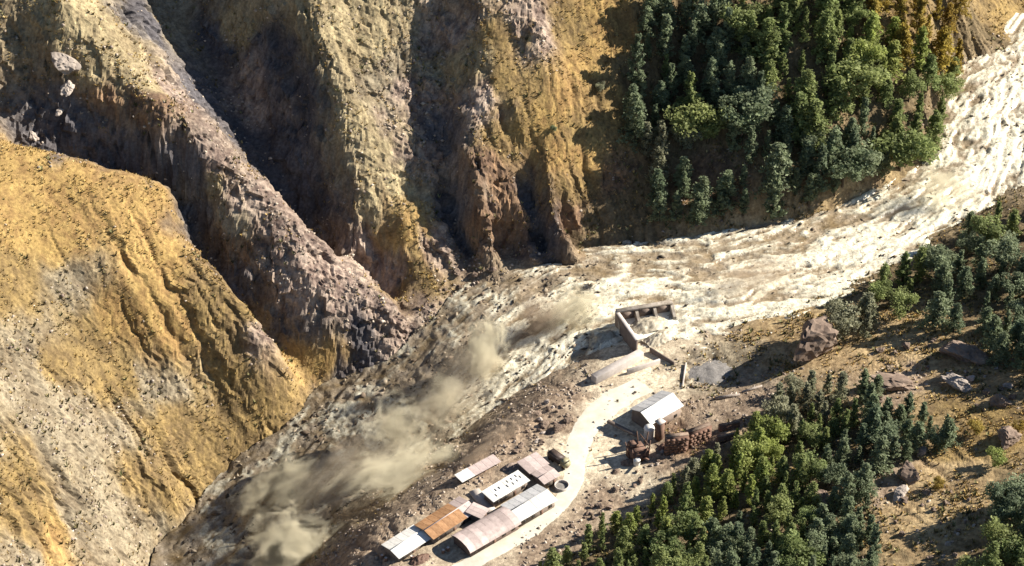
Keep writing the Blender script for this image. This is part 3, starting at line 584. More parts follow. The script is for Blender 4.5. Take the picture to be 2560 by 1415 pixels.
# ------------------------------------------------------------------ road
def ribbon(name, pts, mat, lift=.1, n_across=9, **props):
    C = [on_ground(px, py) for px, py, _ in pts]; Wd = [q[2] for q in pts]; V = []; rows = 0
    fine = []
    for a in range(len(C)-1):
        for t in range(12):
            u = t/12; p0, p1, p2, p3 = C[max(a-1, 0)], C[a], C[a+1], C[min(a+2, len(C)-1)]
            c = .5*((2*p1) + (-p0 + p2)*u + (2*p0 - 5*p1 + 4*p2 - p3)*u*u + (-p0 + 3*p1 - 3*p2 + p3)*u**3)
            fine.append((c, Wd[a] + (Wd[a+1] - Wd[a])*u))
    for k, (c, wd) in enumerate(fine):
        d = fine[min(k+1, len(fine)-1)][0] - fine[max(k-1, 0)][0]; d[2] = 0; d /= np.linalg.norm(d); nn = np.array([-d[1], d[0], 0])
        wob = 1 + .16*float(noise(np.array([k*.25]), np.array([2.5]))[0])
        for q in range(n_across):
            p = c + nn*wd*wob*((q/(n_across-1)) - .5); e = 1 - abs(q/(n_across-1)*2 - 1)**4
            V.append([p[0], p[1], max(ground(p[0], p[1]), ground(p[0]+.5, p[1]), ground(p[0], p[1]+.5), ground(p[0]-.5, p[1])) + lift*e - .05*(1-e)])
        rows += 1
    F = [[r*n_across + q, r*n_across + q + 1, (r+1)*n_across + q + 1, (r+1)*n_across + q] for r in range(rows-1) for q in range(n_across-1)]
    return put(name, mesh_np(name, V, F), mat, **props)
m_road = stone_mat('wet_silt_road', (.72,.67,.53), (.90,.87,.74), .25, .32, .3)
ribbon('road', [(1610,962,9),(1545,995,10),(1490,1040,9),(1455,1090,8),(1438,1150,6.5),(1432,1205,6),(1398,1262,5.5),(1325,1325,5.5),(1240,1375,5.5),(1150,1425,5.5),(1040,1490,5.5)], m_road, kind='structure')

# ------------------------------------------------------------------ building helpers
def boxes(name, bl):
    V = []; F = []
    for b in bl:
        c, s = b[0], b[1]; a = b[2] if len(b) > 2 else 0.0; o = len(V); ca, sa = math.cos(a), math.sin(a)
        for dz in (-1, 1):
            for dx, dy in ((-1,-1),(1,-1),(1,1),(-1,1)):
                x, y = dx*s[0]/2, dy*s[1]/2; V.append((c[0] + x*ca - y*sa, c[1] + x*sa + y*ca, c[2] + dz*s[2]/2))
        F += [[o+3,o+2,o+1,o],[o+4,o+5,o+6,o+7],[o,o+1,o+5,o+4],[o+1,o+2,o+6,o+5],[o+2,o+3,o+7,o+6],[o+3,o,o+4,o+7]]
    return mesh_np(name, V, F)
def lathe(name, prof, n=16):
    V = [(r*math.cos(k*2*math.pi/n), r*math.sin(k*2*math.pi/n), z) for r, z in prof for k in range(n)]
    F = [[i*n + k, i*n + (k+1) % n, (i+1)*n + (k+1) % n, (i+1)*n + k] for i in range(len(prof)-1) for k in range(n)]
    return mesh_np(name, V, F)
def rect(corners, z):                                      # roof corners left, top, right, bottom in the picture -> centre, angle, length, width
    a, b, c, d = [PZ(px, py, z) for px, py in corners]
    ctr = (a+b+c+d)/4; u = ((b-a) + (c-d))/2; v = ((a-d) + (b-c))/2
    ln, wd = np.linalg.norm(u[:2]), np.linalg.norm(v[:2]); ang = math.atan2(u[1], u[0])
    return ctr, ang, ln, wd
def sheet_mat(name, a, b, rough=.5):
    m = stone_mat(name, tuple(.8*q for q in a), b, .55, rough, .2); return m
m_white = sheet_mat('white_sheet', (.70,.68,.62), (.86,.84,.79)); m_pink = sheet_mat('faded_pink_sheet', (.46,.37,.34), (.60,.49,.45))
m_rust = sheet_mat('rusty_sheet', (.30,.15,.07), (.50,.29,.15)); m_greysheet = sheet_mat('grey_sheet', (.42,.42,.42), (.58,.57,.56))
m_wall = stone_mat('eave_shade_wall', (.12,.095,.08), (.22,.18,.15), 1.0); m_darkwall = stone_mat('deep_shade_wall', (.09,.065,.055), (.17,.12,.10), 1.0)  # both wall colours darkened to carry the shade below the eaves
m_dark, N, L, B = new_mat('dark_opening'); B.inputs['Base Color'].default_value = (.015, .014, .016, 1); B.inputs['Roughness'].default_value = .6
m_steel = stone_mat('rusty_steel', (.10,.06,.045), (.20,.12,.085), 2.0, .7)
def panel(name, w, l, th=.05):
    nc = 5; V = []; F = []                                  # a sheet with standing ribs, lying in x (width) and y (length)
    for k in range(nc*2 + 1):
        x = -w/2 + w*k/(nc*2); z = .07 if k % 2 else 0
        V += [(x, 0, z), (x, l, z)]
    for k in range(nc*2): F.append([2*k, 2*k+2, 2*k+3, 2*k+1])
    return mesh_np(name, V, F)
def building(name, corners, label, h=2.8, roof='gable', rise=1.0, mats=None, wall=None, group='barracks on the terrace', ztop=None, panels=2.2, mono_mats=None, cat='building'):
    z0 = 0.0; ctr, ang, ln, wd = rect(corners, h + .35*rise); zb = min(ground(ctr[0] + sx*ln*.4, ctr[1] + sy*wd*.4) for sx in (-1, 0, 1) for sy in (-1, 0, 1)) - .05
    ctr, ang, ln, wd = rect(corners, zb + h + .35*rise); ln *= 1.05; wd *= 1.14
    e = put(name, None, loc=(ctr[0], ctr[1], zb), rot=(0, 0, ang), label=label, category=cat, group=group)
    il, iw = ln - 1.3, wd - 1.4; t = .18
    put('wall', boxes('wall', [((0, -iw/2, h/2), (il, t, h))]), wall or m_wall, e); put('wall', boxes('wall', [((0, iw/2, h/2), (il, t, h))]), wall or m_wall, e)
    for sx in (-1, 1):
        x = sx*(il/2 - t/2); gy = iw/2 - t/2 - .003
        if roof == 'gable': prof = [(-gy, 0), (gy, 0), (gy, h), (0, h + rise*.93), (-gy, h)]
        elif roof == 'barrel': prof = [(-gy, 0), (gy, 0)] + [(gy*math.cos(q*math.pi/10), h + rise*.95*math.sin(q*math.pi/10)) for q in range(11)]
        else: prof = [(-gy, 0), (gy, 0), (gy, h + rise*.9), (-gy, h)]
        n = len(prof); V = [(x - t/2, a, b) for a, b in prof] + [(x + t/2, a, b) for a, b in prof]
        me = bpy.data.meshes.new('gable_wall'); me.from_pydata(V, [], [list(range(n))[::-1], list(range(n, 2*n))] + [[k, (k+1) % n, n + (k+1) % n, n + k] for k in range(n)]); put('gable_wall', me, wall or m_wall, e)
    wn = boxes('window', [((0, 0, 0), (1.0, .06, .9))]); wn.materials.append(m_dark); fr = boxes('window_frame', [((0, 0, .5), (1.2, .1, .1)), ((0, 0, -.5), (1.2, .1, .1)), ((-.55, 0, 0), (.1, .1, .9)), ((.55, 0, 0), (.1, .1, .9))]); fr.materials.append(m_wood)
    nw = max(2, int(il/3)); door = boxes('door', [((0, 0, 0), (1.0, .08, 2.0))]); door.materials.append(m_steel)
    for k in range(nw):
        x = -il/2 + il*(k + .5)/nw
        if k == nw//2: put('door', door, None, e, (x, -iw/2 - .12, 1.0))
        else: o = put('window', wn, None, e, (x, -iw/2 - .1, 1.55)); put('window_frame', fr, None, o, (0, -.03, 0))
    np_ = max(3, round(ln/panels)); pw = ln/np_; r = random.Random(label)
    if roof == 'gable':
        sl = math.hypot(wd/2, rise); tilt = math.atan2(rise, wd/2); pm = [panel('roof_sheet', pw*.985, sl) for _ in mats]
        for m_, q in zip(pm, mats): m_.materials.append(q)
        for k in range(np_):
            x = -ln/2 + pw*(k + .5)
            for side in (0, 1):
                me = pm[(k*len(mats)//np_ if len(mats) > 1 and mono_mats is None else side % len(mats))]
                o = put('roof_sheet', me, None, e, (x, -wd/2 if side == 0 else wd/2, h + .05 + r.uniform(0, .03))); o.rotation_euler = (tilt, 0, 0 if side == 0 else 0)
                if side: o.rotation_euler = (tilt, 0, math.pi)
        put('ridge_cap', boxes('ridge_cap', [((0, 0, h + rise + .1), (ln, .35, .07))]), mats[-1], e)
    elif roof == 'barrel':
        seg = 6; n = np_
        for k in range(n):
            x0, x1 = -ln/2 + pw*k, -ln/2 + pw*(k + .985); V = []; q_ = r.uniform(0, .03)
            for q in range(seg*2 + 1):
                a = math.pi*q/(seg*2); V += [(x0, -wd/2*math.cos(a), h + rise*math.sin(a) + q_), (x1, -wd/2*math.cos(a), h + rise*math.sin(a) + q_)]
            put('roof_sheet', mesh_np('roof_sheet', V, [[2*q, 2*q+1, 2*q+3, 2*q+2] for q in range(seg*2)]), mats[k*len(mats)//n], e)
    else:
        tilt = math.atan2(rise, wd); me0 = [panel('roof_sheet', pw*.985, math.hypot(wd, rise)) for _ in mats]
        for m_, q in zip(me0, mats): m_.materials.append(q)
        for k in range(np_):
            o = put('roof_sheet', me0[k*len(mats)//np_], None, e, (-ln/2 + pw*(k + .5), -wd/2, h + .05 + r.uniform(0, .03))); o.rotation_euler = (tilt, 0, 0)
    return e, ln, wd, h
building('barrack', [(959,1362),(1033,1313),(1075,1345),(995,1393)], 'white-roofed barrack at the lower left end of the terrace', 2.9, 'gable', .7, [m_white])
building('barrack', [(1042,1313),(1150,1240),(1190,1277),(1082,1343)], 'barrack with rusty orange roof between white and long arched roofs', 3.2, 'gable', .8, [m_rust, m_rust, m_pink])
building('annexe', [(1170,1280),(1186,1256),(1222,1274),(1198,1298)], 'small pink-roofed annexe beside the rusty orange roof', 2.9, 'mono', .3, [m_pink])
building('barrack', [(1134,1338),(1252,1270),(1300,1304),(1174,1376)], 'long barrack with arched pinkish roof beside the road', 2.4, 'barrel', 1.7, [m_pink], m_darkwall)
building('barrack', [(1253,1262),(1345,1213),(1388,1246),(1302,1300)], 'barrack with half grey half white gable roof beside the road', 2.9, 'gable', 1.0, [m_white, m_greysheet], mono_mats=1)
b5, l5, w5, h5 = building('barrack', [(1205,1231),(1293,1182),(1324,1198),(1236,1253)], 'white flat-roofed barrack with rows of dark roof slots', 3.1, 'mono', .35, [m_white])
slot = boxes('roof_slot', [((0, 0, 0), (.16, 1.0, .12))]); slot.materials.append(m_dark)
for fx, fy in [(-.33,-.2),(-.24,.12),(-.14,.12),(.02,-.05),(.10,.2),(.16,-.1),(.22,.22),(.28,-.06),(.34,.24),(.4,.05)]:
    put('roof_slot', slot, None, b5, (fx*l5, fy*w5, h5 + .17 + .35*(fy + .5)))
building('barrack', [(1333,1184),(1369,1163),(1400,1186),(1357,1210)], 'small barrack with pale pink roof beside the dark truck', 2.8, 'gable', .5, [m_pink])
building('store_shed', [(1288,1160),(1345,1133),(1368,1158),(1330,1181)], 'low pink-roofed store shed beside the boulder heap', 2.2, 'mono', .3, [m_pink, m_pink])
building('long_shed', [(1139,1189),(1236,1137),(1246,1156),(1157,1204)], 'long narrow pale shed at the gorge edge, half in dust', 2.3, 'mono', .3, [m_white, m_pink, m_pink], m_darkwall)
building('works_shed', [(1572,1022),(1655,978),(1706,1006),(1633,1053)], 'big works shed with bright white roof and dark gable', 4.2, 'gable', 1.9, [m_white, m_greysheet], m_conc_dark, 'works buildings', mono_mats=1)  # white and grey roof planes: sunlit and shaded side put into the colour
# concrete slab between the barracks
c_, a_, l_, w_ = rect([(1163,1236),(1184,1227),(1254,1268),(1226,1278)], .4)
put('concrete_slab', boxes('concrete_slab', [((0,0,0), (l_, w_, .6))]), m_conc, loc=(c_[0], c_[1], ground(c_[0], c_[1]) + .2), rot=(0, 0, a_), label='pale concrete slab running between the barracks', category='slab')

# round tank, drums, truck
P = on_ground(1404, 1218); tk = put('round_tank', None, loc=P, label='round concrete tank beside the road below the pink roof', category='tank')
put('tank_wall', lathe('tank_wall', [(2.1,-.2),(2.1,1.0),(1.85,1.0),(1.85,.3)], 24), m_conc, tk); put('tank_floor', lathe('tank_floor', [(1.85,.35),(.01,.37)], 24), m_gravel, tk)
for px, py, lab in [(1120,1377,'oil drum at the dark end of the arched barrack'),(1108,1383,'oil drum left of the drum by the arched barrack'),(955,1396,'oil drum at the corner of the white-roofed barrack'),(965,1403,'oil drum below the corner drum of the white-roofed barrack'),(1030,1398,'oil drum in the scrap below the white-roofed barrack')]:
    P = on_ground(px, py); e = put('oil_drum', None, loc=P, label=lab, category='drum', group='oil drums by the barracks')
    put('drum_body', lathe('drum_body', [(.01,0),(.45,0),(.45,.4),(.48,.43),(.45,.46),(.45,.85),(.48,.88),(.45,.91),(.45,1.25),(.42,1.28)], 14), m_steel, e); put('drum_lid', lathe('drum_lid', [(.42,1.27),(.38,1.22),(.01,1.22)], 14), m_conc, e)
def heap(name, px, py, sx, sy, sz, mat, label, cat, seed, rz=0.0, z=None):
    r_ = np.random.default_rng(seed); n = 26; u = np.linspace(-1, 1, n); X, Y = np.meshgrid(u, u); rr = np.sqrt(X**2 + Y**2)
    Z = np.clip(1 - rr**1.6, -.25, 1)*(1 + .25*fbm(X*3 + seed, Y*3, .5, 3)) + .22*fbm(X*7 + seed, Y*7, 1.5, 4, .7)
    P = on_ground(px, py) if z is None else PZ(px, py, z); idx = np.arange(n*n).reshape(n, n); F = np.stack([idx[:-1,:-1], idx[:-1,1:], idx[1:,1:], idx[1:,:-1]], -1).reshape(-1, 4)
    return put(name, mesh_np(name, np.stack([X*sx, Y*sy, Z*sz], -1).reshape(-1, 3), F), mat, loc=P, rot=(0, 0, rz), label=label, category=cat)
heap('gravel_heap', 1795, 938, 9, 7.5, 1.3, m_gravel, 'grey gravel heap right of the pale yard', 'gravel heap', 3, .6)
heap('scrap_heap', 1050, 1400, 3.2, 1.8, 1.3, m_steel, 'dark scrap heap between white-roofed and arched barracks', 'scrap heap', 8, .7)
heap('scrap_heap', 1275, 1168, 2.6, 1.4, 1.2, m_conc_dark, 'dark scrap heap behind the slotted white roof', 'scrap heap', 9, .7)
P = on_ground(1397, 1158); tr = put('truck', None, loc=(P[0], P[1], P[2] + .05), rot=(0, 0, R(-47)), label='dark lorry parked beside the road at the pink roof', category='truck')
m_tr = stone_mat('dark_truck_paint', (.05,.035,.03), (.10,.075,.065), 1.2, .5); m_tyre = stone_mat('tyre_rubber', (.015,.015,.015), (.03,.03,.03), 2)
m_cab = stone_mat('cab_paint', (.30,.27,.15), (.42,.38,.24), 1.0, .4)
put('chassis', boxes('chassis', [((0,0,.8), (7.4,1.0,.3))]), m_steel, tr)
put('cargo_box', boxes('cargo_box', [((-1.1,0,1.08), (4.9,2.4,.2)), ((-1.1,1.15,1.9), (4.9,.1,1.5)), ((-1.1,-1.15,1.9), (4.9,.1,1.5)), ((-3.5,0,1.9), (.1,2.2,1.5)), ((1.3,0,2.05), (.1,2.2,1.8))]), m_tr, tr)
put('tarpaulin', boxes('tarpaulin', [((-1.1,0,2.5), (4.7,2.18,.2))]), m_tr, tr)
cb = put('cab', boxes('cab', [((2.6,0,1.55), (2.0,2.3,1.3)), ((2.45,0,2.5), (1.6,2.15,.62))]), m_cab, tr)
put('windscreen', boxes('windscreen', [((3.27,0,2.5), (.06,1.9,.5))]), m_dark, cb)
tyre = lathe('tyre', [(.28,-.16),(.5,-.16),(.5,.16),(.28,.16)], 14); tyre.materials.append(m_tyre); hub = lathe('hub', [(.01,-.1),(.28,-.12),(.28,.12),(.01,.1)], 12); hub.materials.append(m_steel)
for x in (2.7, -1.6, -2.8):
    for sy in (-1, 1):
        wv = put('wheel', tyre, None, tr, (x, sy*1.02, .5)); wv.rotation_euler = (math.pi/2, 0, 0); put('hub', hub, None, wv)

# ------------------------------------------------------------------ the dam and its channel walls
def wallbar(name, p, q, zt, zb, wd, mat, label=None, cat=None, parent=None, group=None):
    a, b = PZ(*p, zt), PZ(*q, zt); c = (a+b)/2; ang = math.atan2(b[1]-a[1], b[0]-a[0]); ln = np.hypot(b[0]-a[0], b[1]-a[1])
    loc = (c[0], c[1], zb); off = np.zeros(3) if parent is None else np.array(parent.location)
    o = put(name, boxes(name, [((0, 0, (zt-zb)/2), (ln, wd, zt-zb))]), mat, parent, np.array(loc) - off, (0, 0, ang))
    if label: o['label'] = label; o['category'] = cat
    if group: o['group'] = group
    bv = o.modifiers.new('worn', 'BEVEL'); bv.width = .12; bv.segments = 1
    return o
m_damc = stone_mat('dam_concrete', (.20,.165,.13), (.50,.44,.37), .7, .9, .8)
D0 = PZ(1600, 800, 0); dam = put('dam', None, loc=D0, label='broken concrete dam with three dark sluice bays across the flood', category='dam')
wallbar('deck', (1541,776), (1681,752), 5.2, 4.5, 1.7, m_damc, parent=dam)
a, b = PZ(1541, 776, 5.2), PZ(1681, 752, 5.2); dv = (b - a)/np.linalg.norm(b - a); nv = np.array([dv[1], -dv[0], 0])
ang = math.atan2(dv[1], dv[0]); Ld = np.linalg.norm(b - a)
for f in (.02, .35, .67, .98):
    p = a + dv*Ld*f + nv*1.3; V = [(-.45,-2.6,-7),(.45,-2.6,-7),(.45,1.3,-7),(-.45,1.3,-7),(-.45,-2.6,-2.6),(.45,-2.6,-2.6),(.45,.8,-.003),(.45,1.3,-.003),(-.45,1.3,-.003),(-.45,.8,-.003)]
    me = bpy.data.meshes.new('pier'); me.from_pydata(V, [], [[3,2,1,0],[0,1,5,4],[4,5,6,9],[9,6,7,8],[2,3,8,7],[1,2,7,6,5],[3,0,4,9,8]])
    put('pier', me, m_damc, dam, np.array([p[0], p[1], 4.5]) - D0, (0, 0, ang))
for f in (.185, .51, .825):
    p = a + dv*Ld*f + nv*.2; put('sluice_gate', boxes('sluice_gate', [((0,0,0), (Ld*.28, .25, 3.0))]), m_conc_dark, dam, np.array([p[0], p[1], 2.6]) - D0, (0, 0, ang))
ap = [PZ(1546,792,1.6), PZ(1678,770,1.6), PZ(1706,822,.4), PZ(1592,850,.4)]
me = bpy.data.meshes.new('apron'); vv = [tuple(p - D0) for p in ap]; me.from_pydata(vv + [(x, y, z - 8) for x, y, z in vv], [], [[3,2,1,0],[4,5,6,7],[0,1,5,4],[1,2,6,5],[2,3,7,6],[3,0,4,7]]); put('apron', me, m_road, dam)
wallbar('training_wall', (1541,778), (1592,850), 4.6, -9, .9, m_conc_dark, parent=dam); wallbar('wall_coping', (1541,776), (1593,849), 4.95, 4.603, 1.2, m_conc, parent=dam)
m_silt = stone_mat('flood_silt', (.30,.25,.18), (.62,.56,.43), .8, .5, .9)
heap('mud_heap', 1622, 812, 6.5, 3.6, 2.0, m_silt, 'pale mud heaped over the apron of the dam', 'mud heap', 31, .35, z=.9)
heap('mud_heap', 1655, 842, 6.0, 3.0, 1.8, m_silt, 'rough mud heap at the lower right corner of the dam', 'mud heap', 32, .6, z=.2)
heap('mud_heap', 1520, 850, 6.5, 4.0, 3.0, m_silt, 'silt bank left of the dam in its shadow', 'mud heap', 33, .5)
heap('mud_heap', 1700, 790, 7.0, 3.5, 1.6, m_silt, 'silt bank at the right end of the dam', 'mud heap', 34, .4, z=.2)
CW = 'channel walls in the pale yard'
wallbar('channel_wall', (1484,940), (1604,876), 2.4, -4, 2.4, m_conc, 'thick pinkish concrete channel wall below the dam', 'wall', group=CW)
wallbar('channel_wall', (1568,924), (1650,897), 1.7, -2, .7, m_conc, 'thin concrete channel wall parallel to the thick one', 'wall', group=CW)
wallbar('channel_wall', (1625,868), (1686,905), 1.6, -2, .6, m_conc_dark, 'thin brown channel wall running down right from the dam', 'wall', group=CW)
wallbar('channel_wall', (1660,985), (1712,1006), 1.4, -2, .5, m_conc_dark, 'low dark wall at the upper corner of the works shed', 'wall', group=CW)
wallbar('channel_wall', (1715,905), (1706,965), 1.2, -2, .5, m_conc, 'low curving wall between pale yard and gravel heap', 'wall', group=CW)

# works: silo, tower, beam, crusher frame, retaining walls
P = on_ground(1622, 1092); si = put('silo', None, loc=P, label='small white domed silo at the dark gable of the works shed', category='silo')
put('silo_body', lathe('silo_body', [(1.5,-.3),(1.5,3.2)], 20), m_white, si); put('silo_dome', lathe('silo_dome', [(1.6,3.2),(1.45,3.7),(1.0,4.1),(.5,4.35),(.01,4.4)], 20), m_white, si)
P = on_ground(1592, 1160); si = put('silo', None, loc=P, label='white water tank at the foot of the crusher frame', category='tank')
put('silo_body', lathe('silo_body', [(1.05,-.3),(1.05,1.7)], 18), m_white, si); put('silo_dome', lathe('silo_dome', [(1.1,1.7),(.9,2.05),(.3,2.25),(.01,2.28)], 18), m_white, si)
P = on_ground(1648, 1098); tw = put('brick_tower', None, loc=P, rot=(0, 0, R(42)), label='narrow brown tower at the corner of the works shed', category='tower')
put('tower_shaft', boxes('tower_shaft', [((0,0,3.1), (1.9,1.9,6.8))]), m_brick, tw); put('tower_cap', boxes('tower_cap', [((0,0,6.7), (2.3,2.3,.35))]), m_conc, tw)
wallbar('concrete_beam', (1519,1050), (1592,1086), 2.2, 1.4, 1.1, m_conc_dark, 'dark inclined beam in front of the works shed gable', 'beam')
P = on_ground(1592, 1142); cr = put('crusher_frame', None, loc=P, rot=(0, 0, R(25)), label='rusty steel crusher frame with spiky posts casting jagged shadow', category='steel frame')
put('housing', boxes('housing', [((0,-.2,1.5), (4.6,5.0,3.6)), ((-.6,1.4,3.9), (2.6,2.0,1.194))]), m_brick, cr)
for x, y, hh, tl in [(-2.1,-2.4,5.2,-.12),(2.1,-2.5,7.4,.06),(-2.2,.2,6.2,-.2),(2.2,.1,8.6,.1),(-2.0,2.5,5.0,.15),(2.0,2.6,6.8,-.1),(.2,-2.6,6.0,.22)]:
    o = put('post', boxes('post', [((0,0,hh/2-.3), (.28,.28,hh+.6))]), m_steel, cr, (x, y, 0)); o.rotation_euler = (tl*.6, tl, 0)
put('beam', boxes('beam', [((0,-2.45,4.3), (4.7,.22,.3))]), m_steel, cr); put('beam', boxes('beam', [((2.2,0,5.6), (.22,5.2,.3))]), m_steel, cr)
cv = put('chute', boxes('chute', [((0,0,0), (6,.8,.25))]), m_steel, cr, (.6,-3.6,2.2)); cv.rotation_euler = (0, R(32), R(80))
for k, (px, py, sx, sy, sz) in enumerate([(1575,1158,2.6,1.6,1.3),(1612,1130,1.8,1.4,1.2),(1540,1180,1.6,1.1,.8),(1660,1118,2.0,1.3,1.0)]):
    heap('debris_heap', px, py, sx, sy, sz, m_brick if k % 2 else m_boulder, ['dark debris heap at the foot of the crusher frame','debris heap between crusher frame and silo','small debris heap left of the white water tank','debris heap at the left end of the retaining wall'][k], 'debris heap', 20 + k, .4*k)
def retaining(px, py, ln, h, wd, rz, label, seed):
    P = on_ground(px, py); e = put('retaining_wall', None, loc=P, rot=(0, 0, rz), label=label, category='wall', group='brown retaining walls above the near stand')
    put('core', boxes('core', [((0, 0, h/2 - 1), (ln, wd, h + 2))]), m_brick, e); r = random.Random(seed); nc = int(h/.95)
    sm = [boxes('stone', [((0,0,0), (1.25*f, .5, .86))]) for f in (.8, 1, 1.15)]
    for m_ in sm: m_.materials.append(m_brick)
    for c in range(nc):
        x = -ln/2 + (.3 if c % 2 else .7)
        while x < ln/2 - .4: k = r.randrange(3); put('stone', sm[k], None, e, (x, -wd/2 - r.uniform(.05, .2), .45 + c*.95), (0, r.uniform(-.05,.05), r.uniform(-.06,.06))); x += 1.25*(.8, 1, 1.15)[k] + .06
    put('coping', boxes('coping', [((0, 0, h + .12), (ln + .1, wd*.6, .24))]), m_boulder, e)
retaining(1690,1128,6.5,6.0,2.0,R(8),'tall left half of the brown retaining wall right of the works shed',1)
retaining(1745,1105,7.5,5.2,2.0,R(28),'right half of the brown retaining wall right of the works shed',2)
retaining(1818,1098,6.0,1.6,1.4,R(14),'lowest of the two brown stone steps right of the retaining wall',3)
retaining(1822,1070,6.0,1.6,1.4,R(14),'upper of the two brown stone steps right of the retaining wall',4)
def log(px0, py0, px1, py1, r0, label, mat=m_pale):
    a, b = on_ground(px0, py0), on_ground(px1, py1); d = b - a; ln = np.linalg.norm(d); e = put('fallen_log', None, loc=a + np.array([0, 0, r0*.7]), label=label, category='log', group='drift logs at the yard edge')
    e.rotation_euler = Vector(d).to_track_quat('Z', 'Y').to_euler()
    put('stem', lathe('stem', [(.01,0),(r0,0),(r0*.95,ln*.5),(r0*.7,ln),(.01,ln)], 9), mat, e); s_ = put('branch_stub', lathe('branch_stub', [(r0*.3,0),(r0*.2,r0*3),(.01,r0*3)], 6), mat, e, (r0*.5, 0, ln*.6)); s_.rotation_euler = (0, .9, 0)
log(1788,998,1850,988,.5,'pale drift log at the top of the near stand'); log(1855,982,1905,966,.4,'thinner pale drift log right of the first drift log'); log(1690,1012,1650,1048,.35,'pale pole along the lower eave of the works shed')
log(1462,925,1476,950,.3,'short pole at the end of the thick channel wall')

# ------------------------------------------------------------------ dust thrown up by the flood
def dust_mat(name, col, dens, scale, seed):
    m = bpy.data.materials.new(name); m.use_nodes = True; N = m.node_tree.nodes; L = m.node_tree.links; N.remove(N['Principled BSDF'])
    pv = N.new('ShaderNodeVolumePrincipled'); pv.inputs['Color'].default_value = (*col, 1); pv.inputs['Anisotropy'].default_value = .2
    tc = N.new('ShaderNodeTexCoord'); ln = N.new('ShaderNodeVectorMath'); ln.operation = 'LENGTH'; L.new(tc.outputs['Object'], ln.inputs[0])
    nz = N.new('ShaderNodeTexNoise'); nz.noise_dimensions = '4D'; nz.inputs['W'].default_value = seed; nz.inputs['Scale'].default_value = scale; nz.inputs['Detail'].default_value = 5; nz.inputs['Roughness'].default_value = .62; nz.inputs['Distortion'].default_value = .9
    L.new(tc.outputs['Object'], nz.inputs['Vector'])
    fo = N.new('ShaderNodeMapRange'); fo.inputs['From Min'].default_value = 0; fo.inputs['From Max'].default_value = .97; fo.inputs['To Min'].default_value = .75; fo.inputs['To Max'].default_value = -.9; L.new(ln.outputs['Value'], fo.inputs['Value'])
    th = N.new('ShaderNodeMath'); th.operation = 'ADD'; L.new(fo.outputs[0], th.inputs[0]); sb = N.new('ShaderNodeMath'); sb.operation = 'MULTIPLY_ADD'; sb.inputs[1].default_value = 4.2; sb.inputs[2].default_value = -2.05; L.new(nz.outputs['Fac'], sb.inputs[0]); L.new(sb.outputs[0], th.inputs[1])
    mr = N.new('ShaderNodeMapRange'); mr.inputs['From Min'].default_value = 0; mr.inputs['From Max'].default_value = .6; mr.inputs['To Max'].default_value = dens*1.3; L.new(th.outputs[0], mr.inputs['Value']); L.new(mr.outputs[0], pv.inputs['Density'])
    L.new(pv.outputs[0], N['Material Output'].inputs['Volume']); return m
bm = bmesh.new(); bmesh.ops.create_icosphere(bm, subdivisions=3, radius=1.0); ico = bpy.data.meshes.new('dust_plume'); bm.to_mesh(ico); bm.free()
TAN = (.93,.86,.66); BRN = (.62,.50,.38); GRY = (.78,.68,.53)
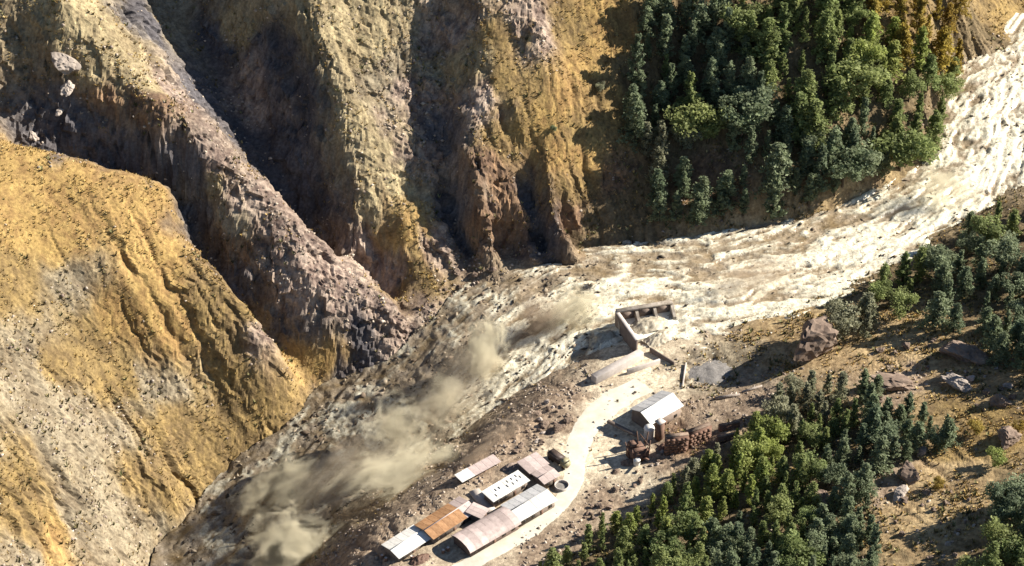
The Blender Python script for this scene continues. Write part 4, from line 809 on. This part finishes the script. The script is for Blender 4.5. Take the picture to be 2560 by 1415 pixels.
for k, (px, py, z, sx, sy, sz, rot, col, dens, lab) in enumerate([
    (1205,880,-4,7,6,14,(0,.1,0),TAN,.46,'tall pale dust plume in the gorge below the dam'),
    (1000,1175,-10,19,9,8,(0,-.12,.5),TAN,.34,'wide yellowish dust cloud beside the long narrow shed'),
    (985,1060,-10,9,8,10,(0,.2,0),TAN,.16,'thin grey dust plume below the middle ridge'),
    (735,1355,-24,12,9,10,(0,0,.3),TAN,.5,'pale dust cloud over the gorge at the bottom edge'),
    (700,1215,-24,12,9,7,(0,-.3,.5),TAN,.20,'thin dust cloud at the foot of the golden hill'),
    (1440,765,3,9,7,8,(0,0,.2),TAN,.16,'thin greenish dust plume above the dam'),
    (1350,800,0,8,7,9,(0,.2,0),BRN,.16,'brown dust plume left of the dam'),
    (1250,1110,-2,15,5,5,(0,-.2,.75),BRN,.22,'brown dust streak behind the boulder heap'),
    (1900,690,6,17,6,5,(0,-.1,.5),BRN,.10,'faint brown spray over the middle of the flood'),
    (2370,470,12,9,7,7,(0,0,.3),TAN,.12,'thin spray over the bend of the flood'),
    (1150,940,-4,20,13,9,(0,-.2,.6),GRY,.028,'thin grey-brown dust veil over the gorge below the dam'),
    (860,1190,-14,20,13,9,(0,-.2,.6),GRY,.03,'thin grey-brown dust veil over the lower gorge'),
    (1120,1010,-8,10,8,9,(0,.2,.4),TAN,.07,'ragged pale dust puff between ridge toe and boulder heap')]):
    me = ico.copy(); me.name = 'dust_plume'; o = put('dust_plume', me, dust_mat('dust_%d' % k, col, dens, 2.3, 3.1*k + 1), loc=PZ(px, py, z), rot=rot, label=lab, category='dust cloud', group='dust clouds over the flood')
    o.scale = (sx*1.9, sy*1.7, sz*1.7)
SC.cycles.volume_step_rate = 1.5; SC.cycles.volume_max_steps = 96

# ------------------------------------------------------------------ splintered timber and stones carried by the flood
rw = np.array([v.co[:] for v in bpy.data.objects['river'].data.vertices]); r_ = np.random.default_rng(9)
pk = rw[r_.integers(0, len(rw), 9000)]; ppx = proj(pk)[:, 0]; pk = pk[(r_.random(len(pk)) < np.where(ppx < 1500, .75, .16)) & (fbm(pk[:, 0]/9, pk[:, 1]/9, 3.1, 2) > -.05)]
n_ = len(pk); sz = .38*np.exp(r_.normal(0, .45, n_)); th = r_.normal(.7, .6, n_)
base = np.array([[1.6,0,0],[0,.7,0],[-1.6,0,0],[0,-.7,0],[0,0,.7],[0,0,-.6]]); Vb = base[None]*(1 + .3*r_.normal(size=(n_, 6, 1))); c_, s_ = np.cos(th)[:, None], np.sin(th)[:, None]
Vb = np.stack([Vb[..., 0]*c_ - Vb[..., 1]*s_, Vb[..., 0]*s_ + Vb[..., 1]*c_, Vb[..., 2]], -1)*sz[:, None, None] + pk[:, None, :]
f_ = np.array([[0,1,4],[1,2,4],[2,3,4],[3,0,4],[1,0,5],[2,1,5],[3,2,5],[0,3,5]])
me = mesh_np('flood_debris', Vb.reshape(-1, 3), (f_[None] + np.arange(n_)[:, None, None]*6).reshape(-1, 3))
cc = np.array([(.10,.075,.055),(.17,.13,.095),(.06,.05,.04),(.28,.23,.17)])[r_.integers(0, 4, n_)]; set_color(me, np.repeat(cc, 6, 0))
put('flood_debris', me, m_cover, kind='stuff', label='splintered timber and stones carried by the flood', category='debris')

for o in COL.objects:
    if o.parent is None and o.get('label') and o.get('kind') is None: o['kind'] = 'thing'
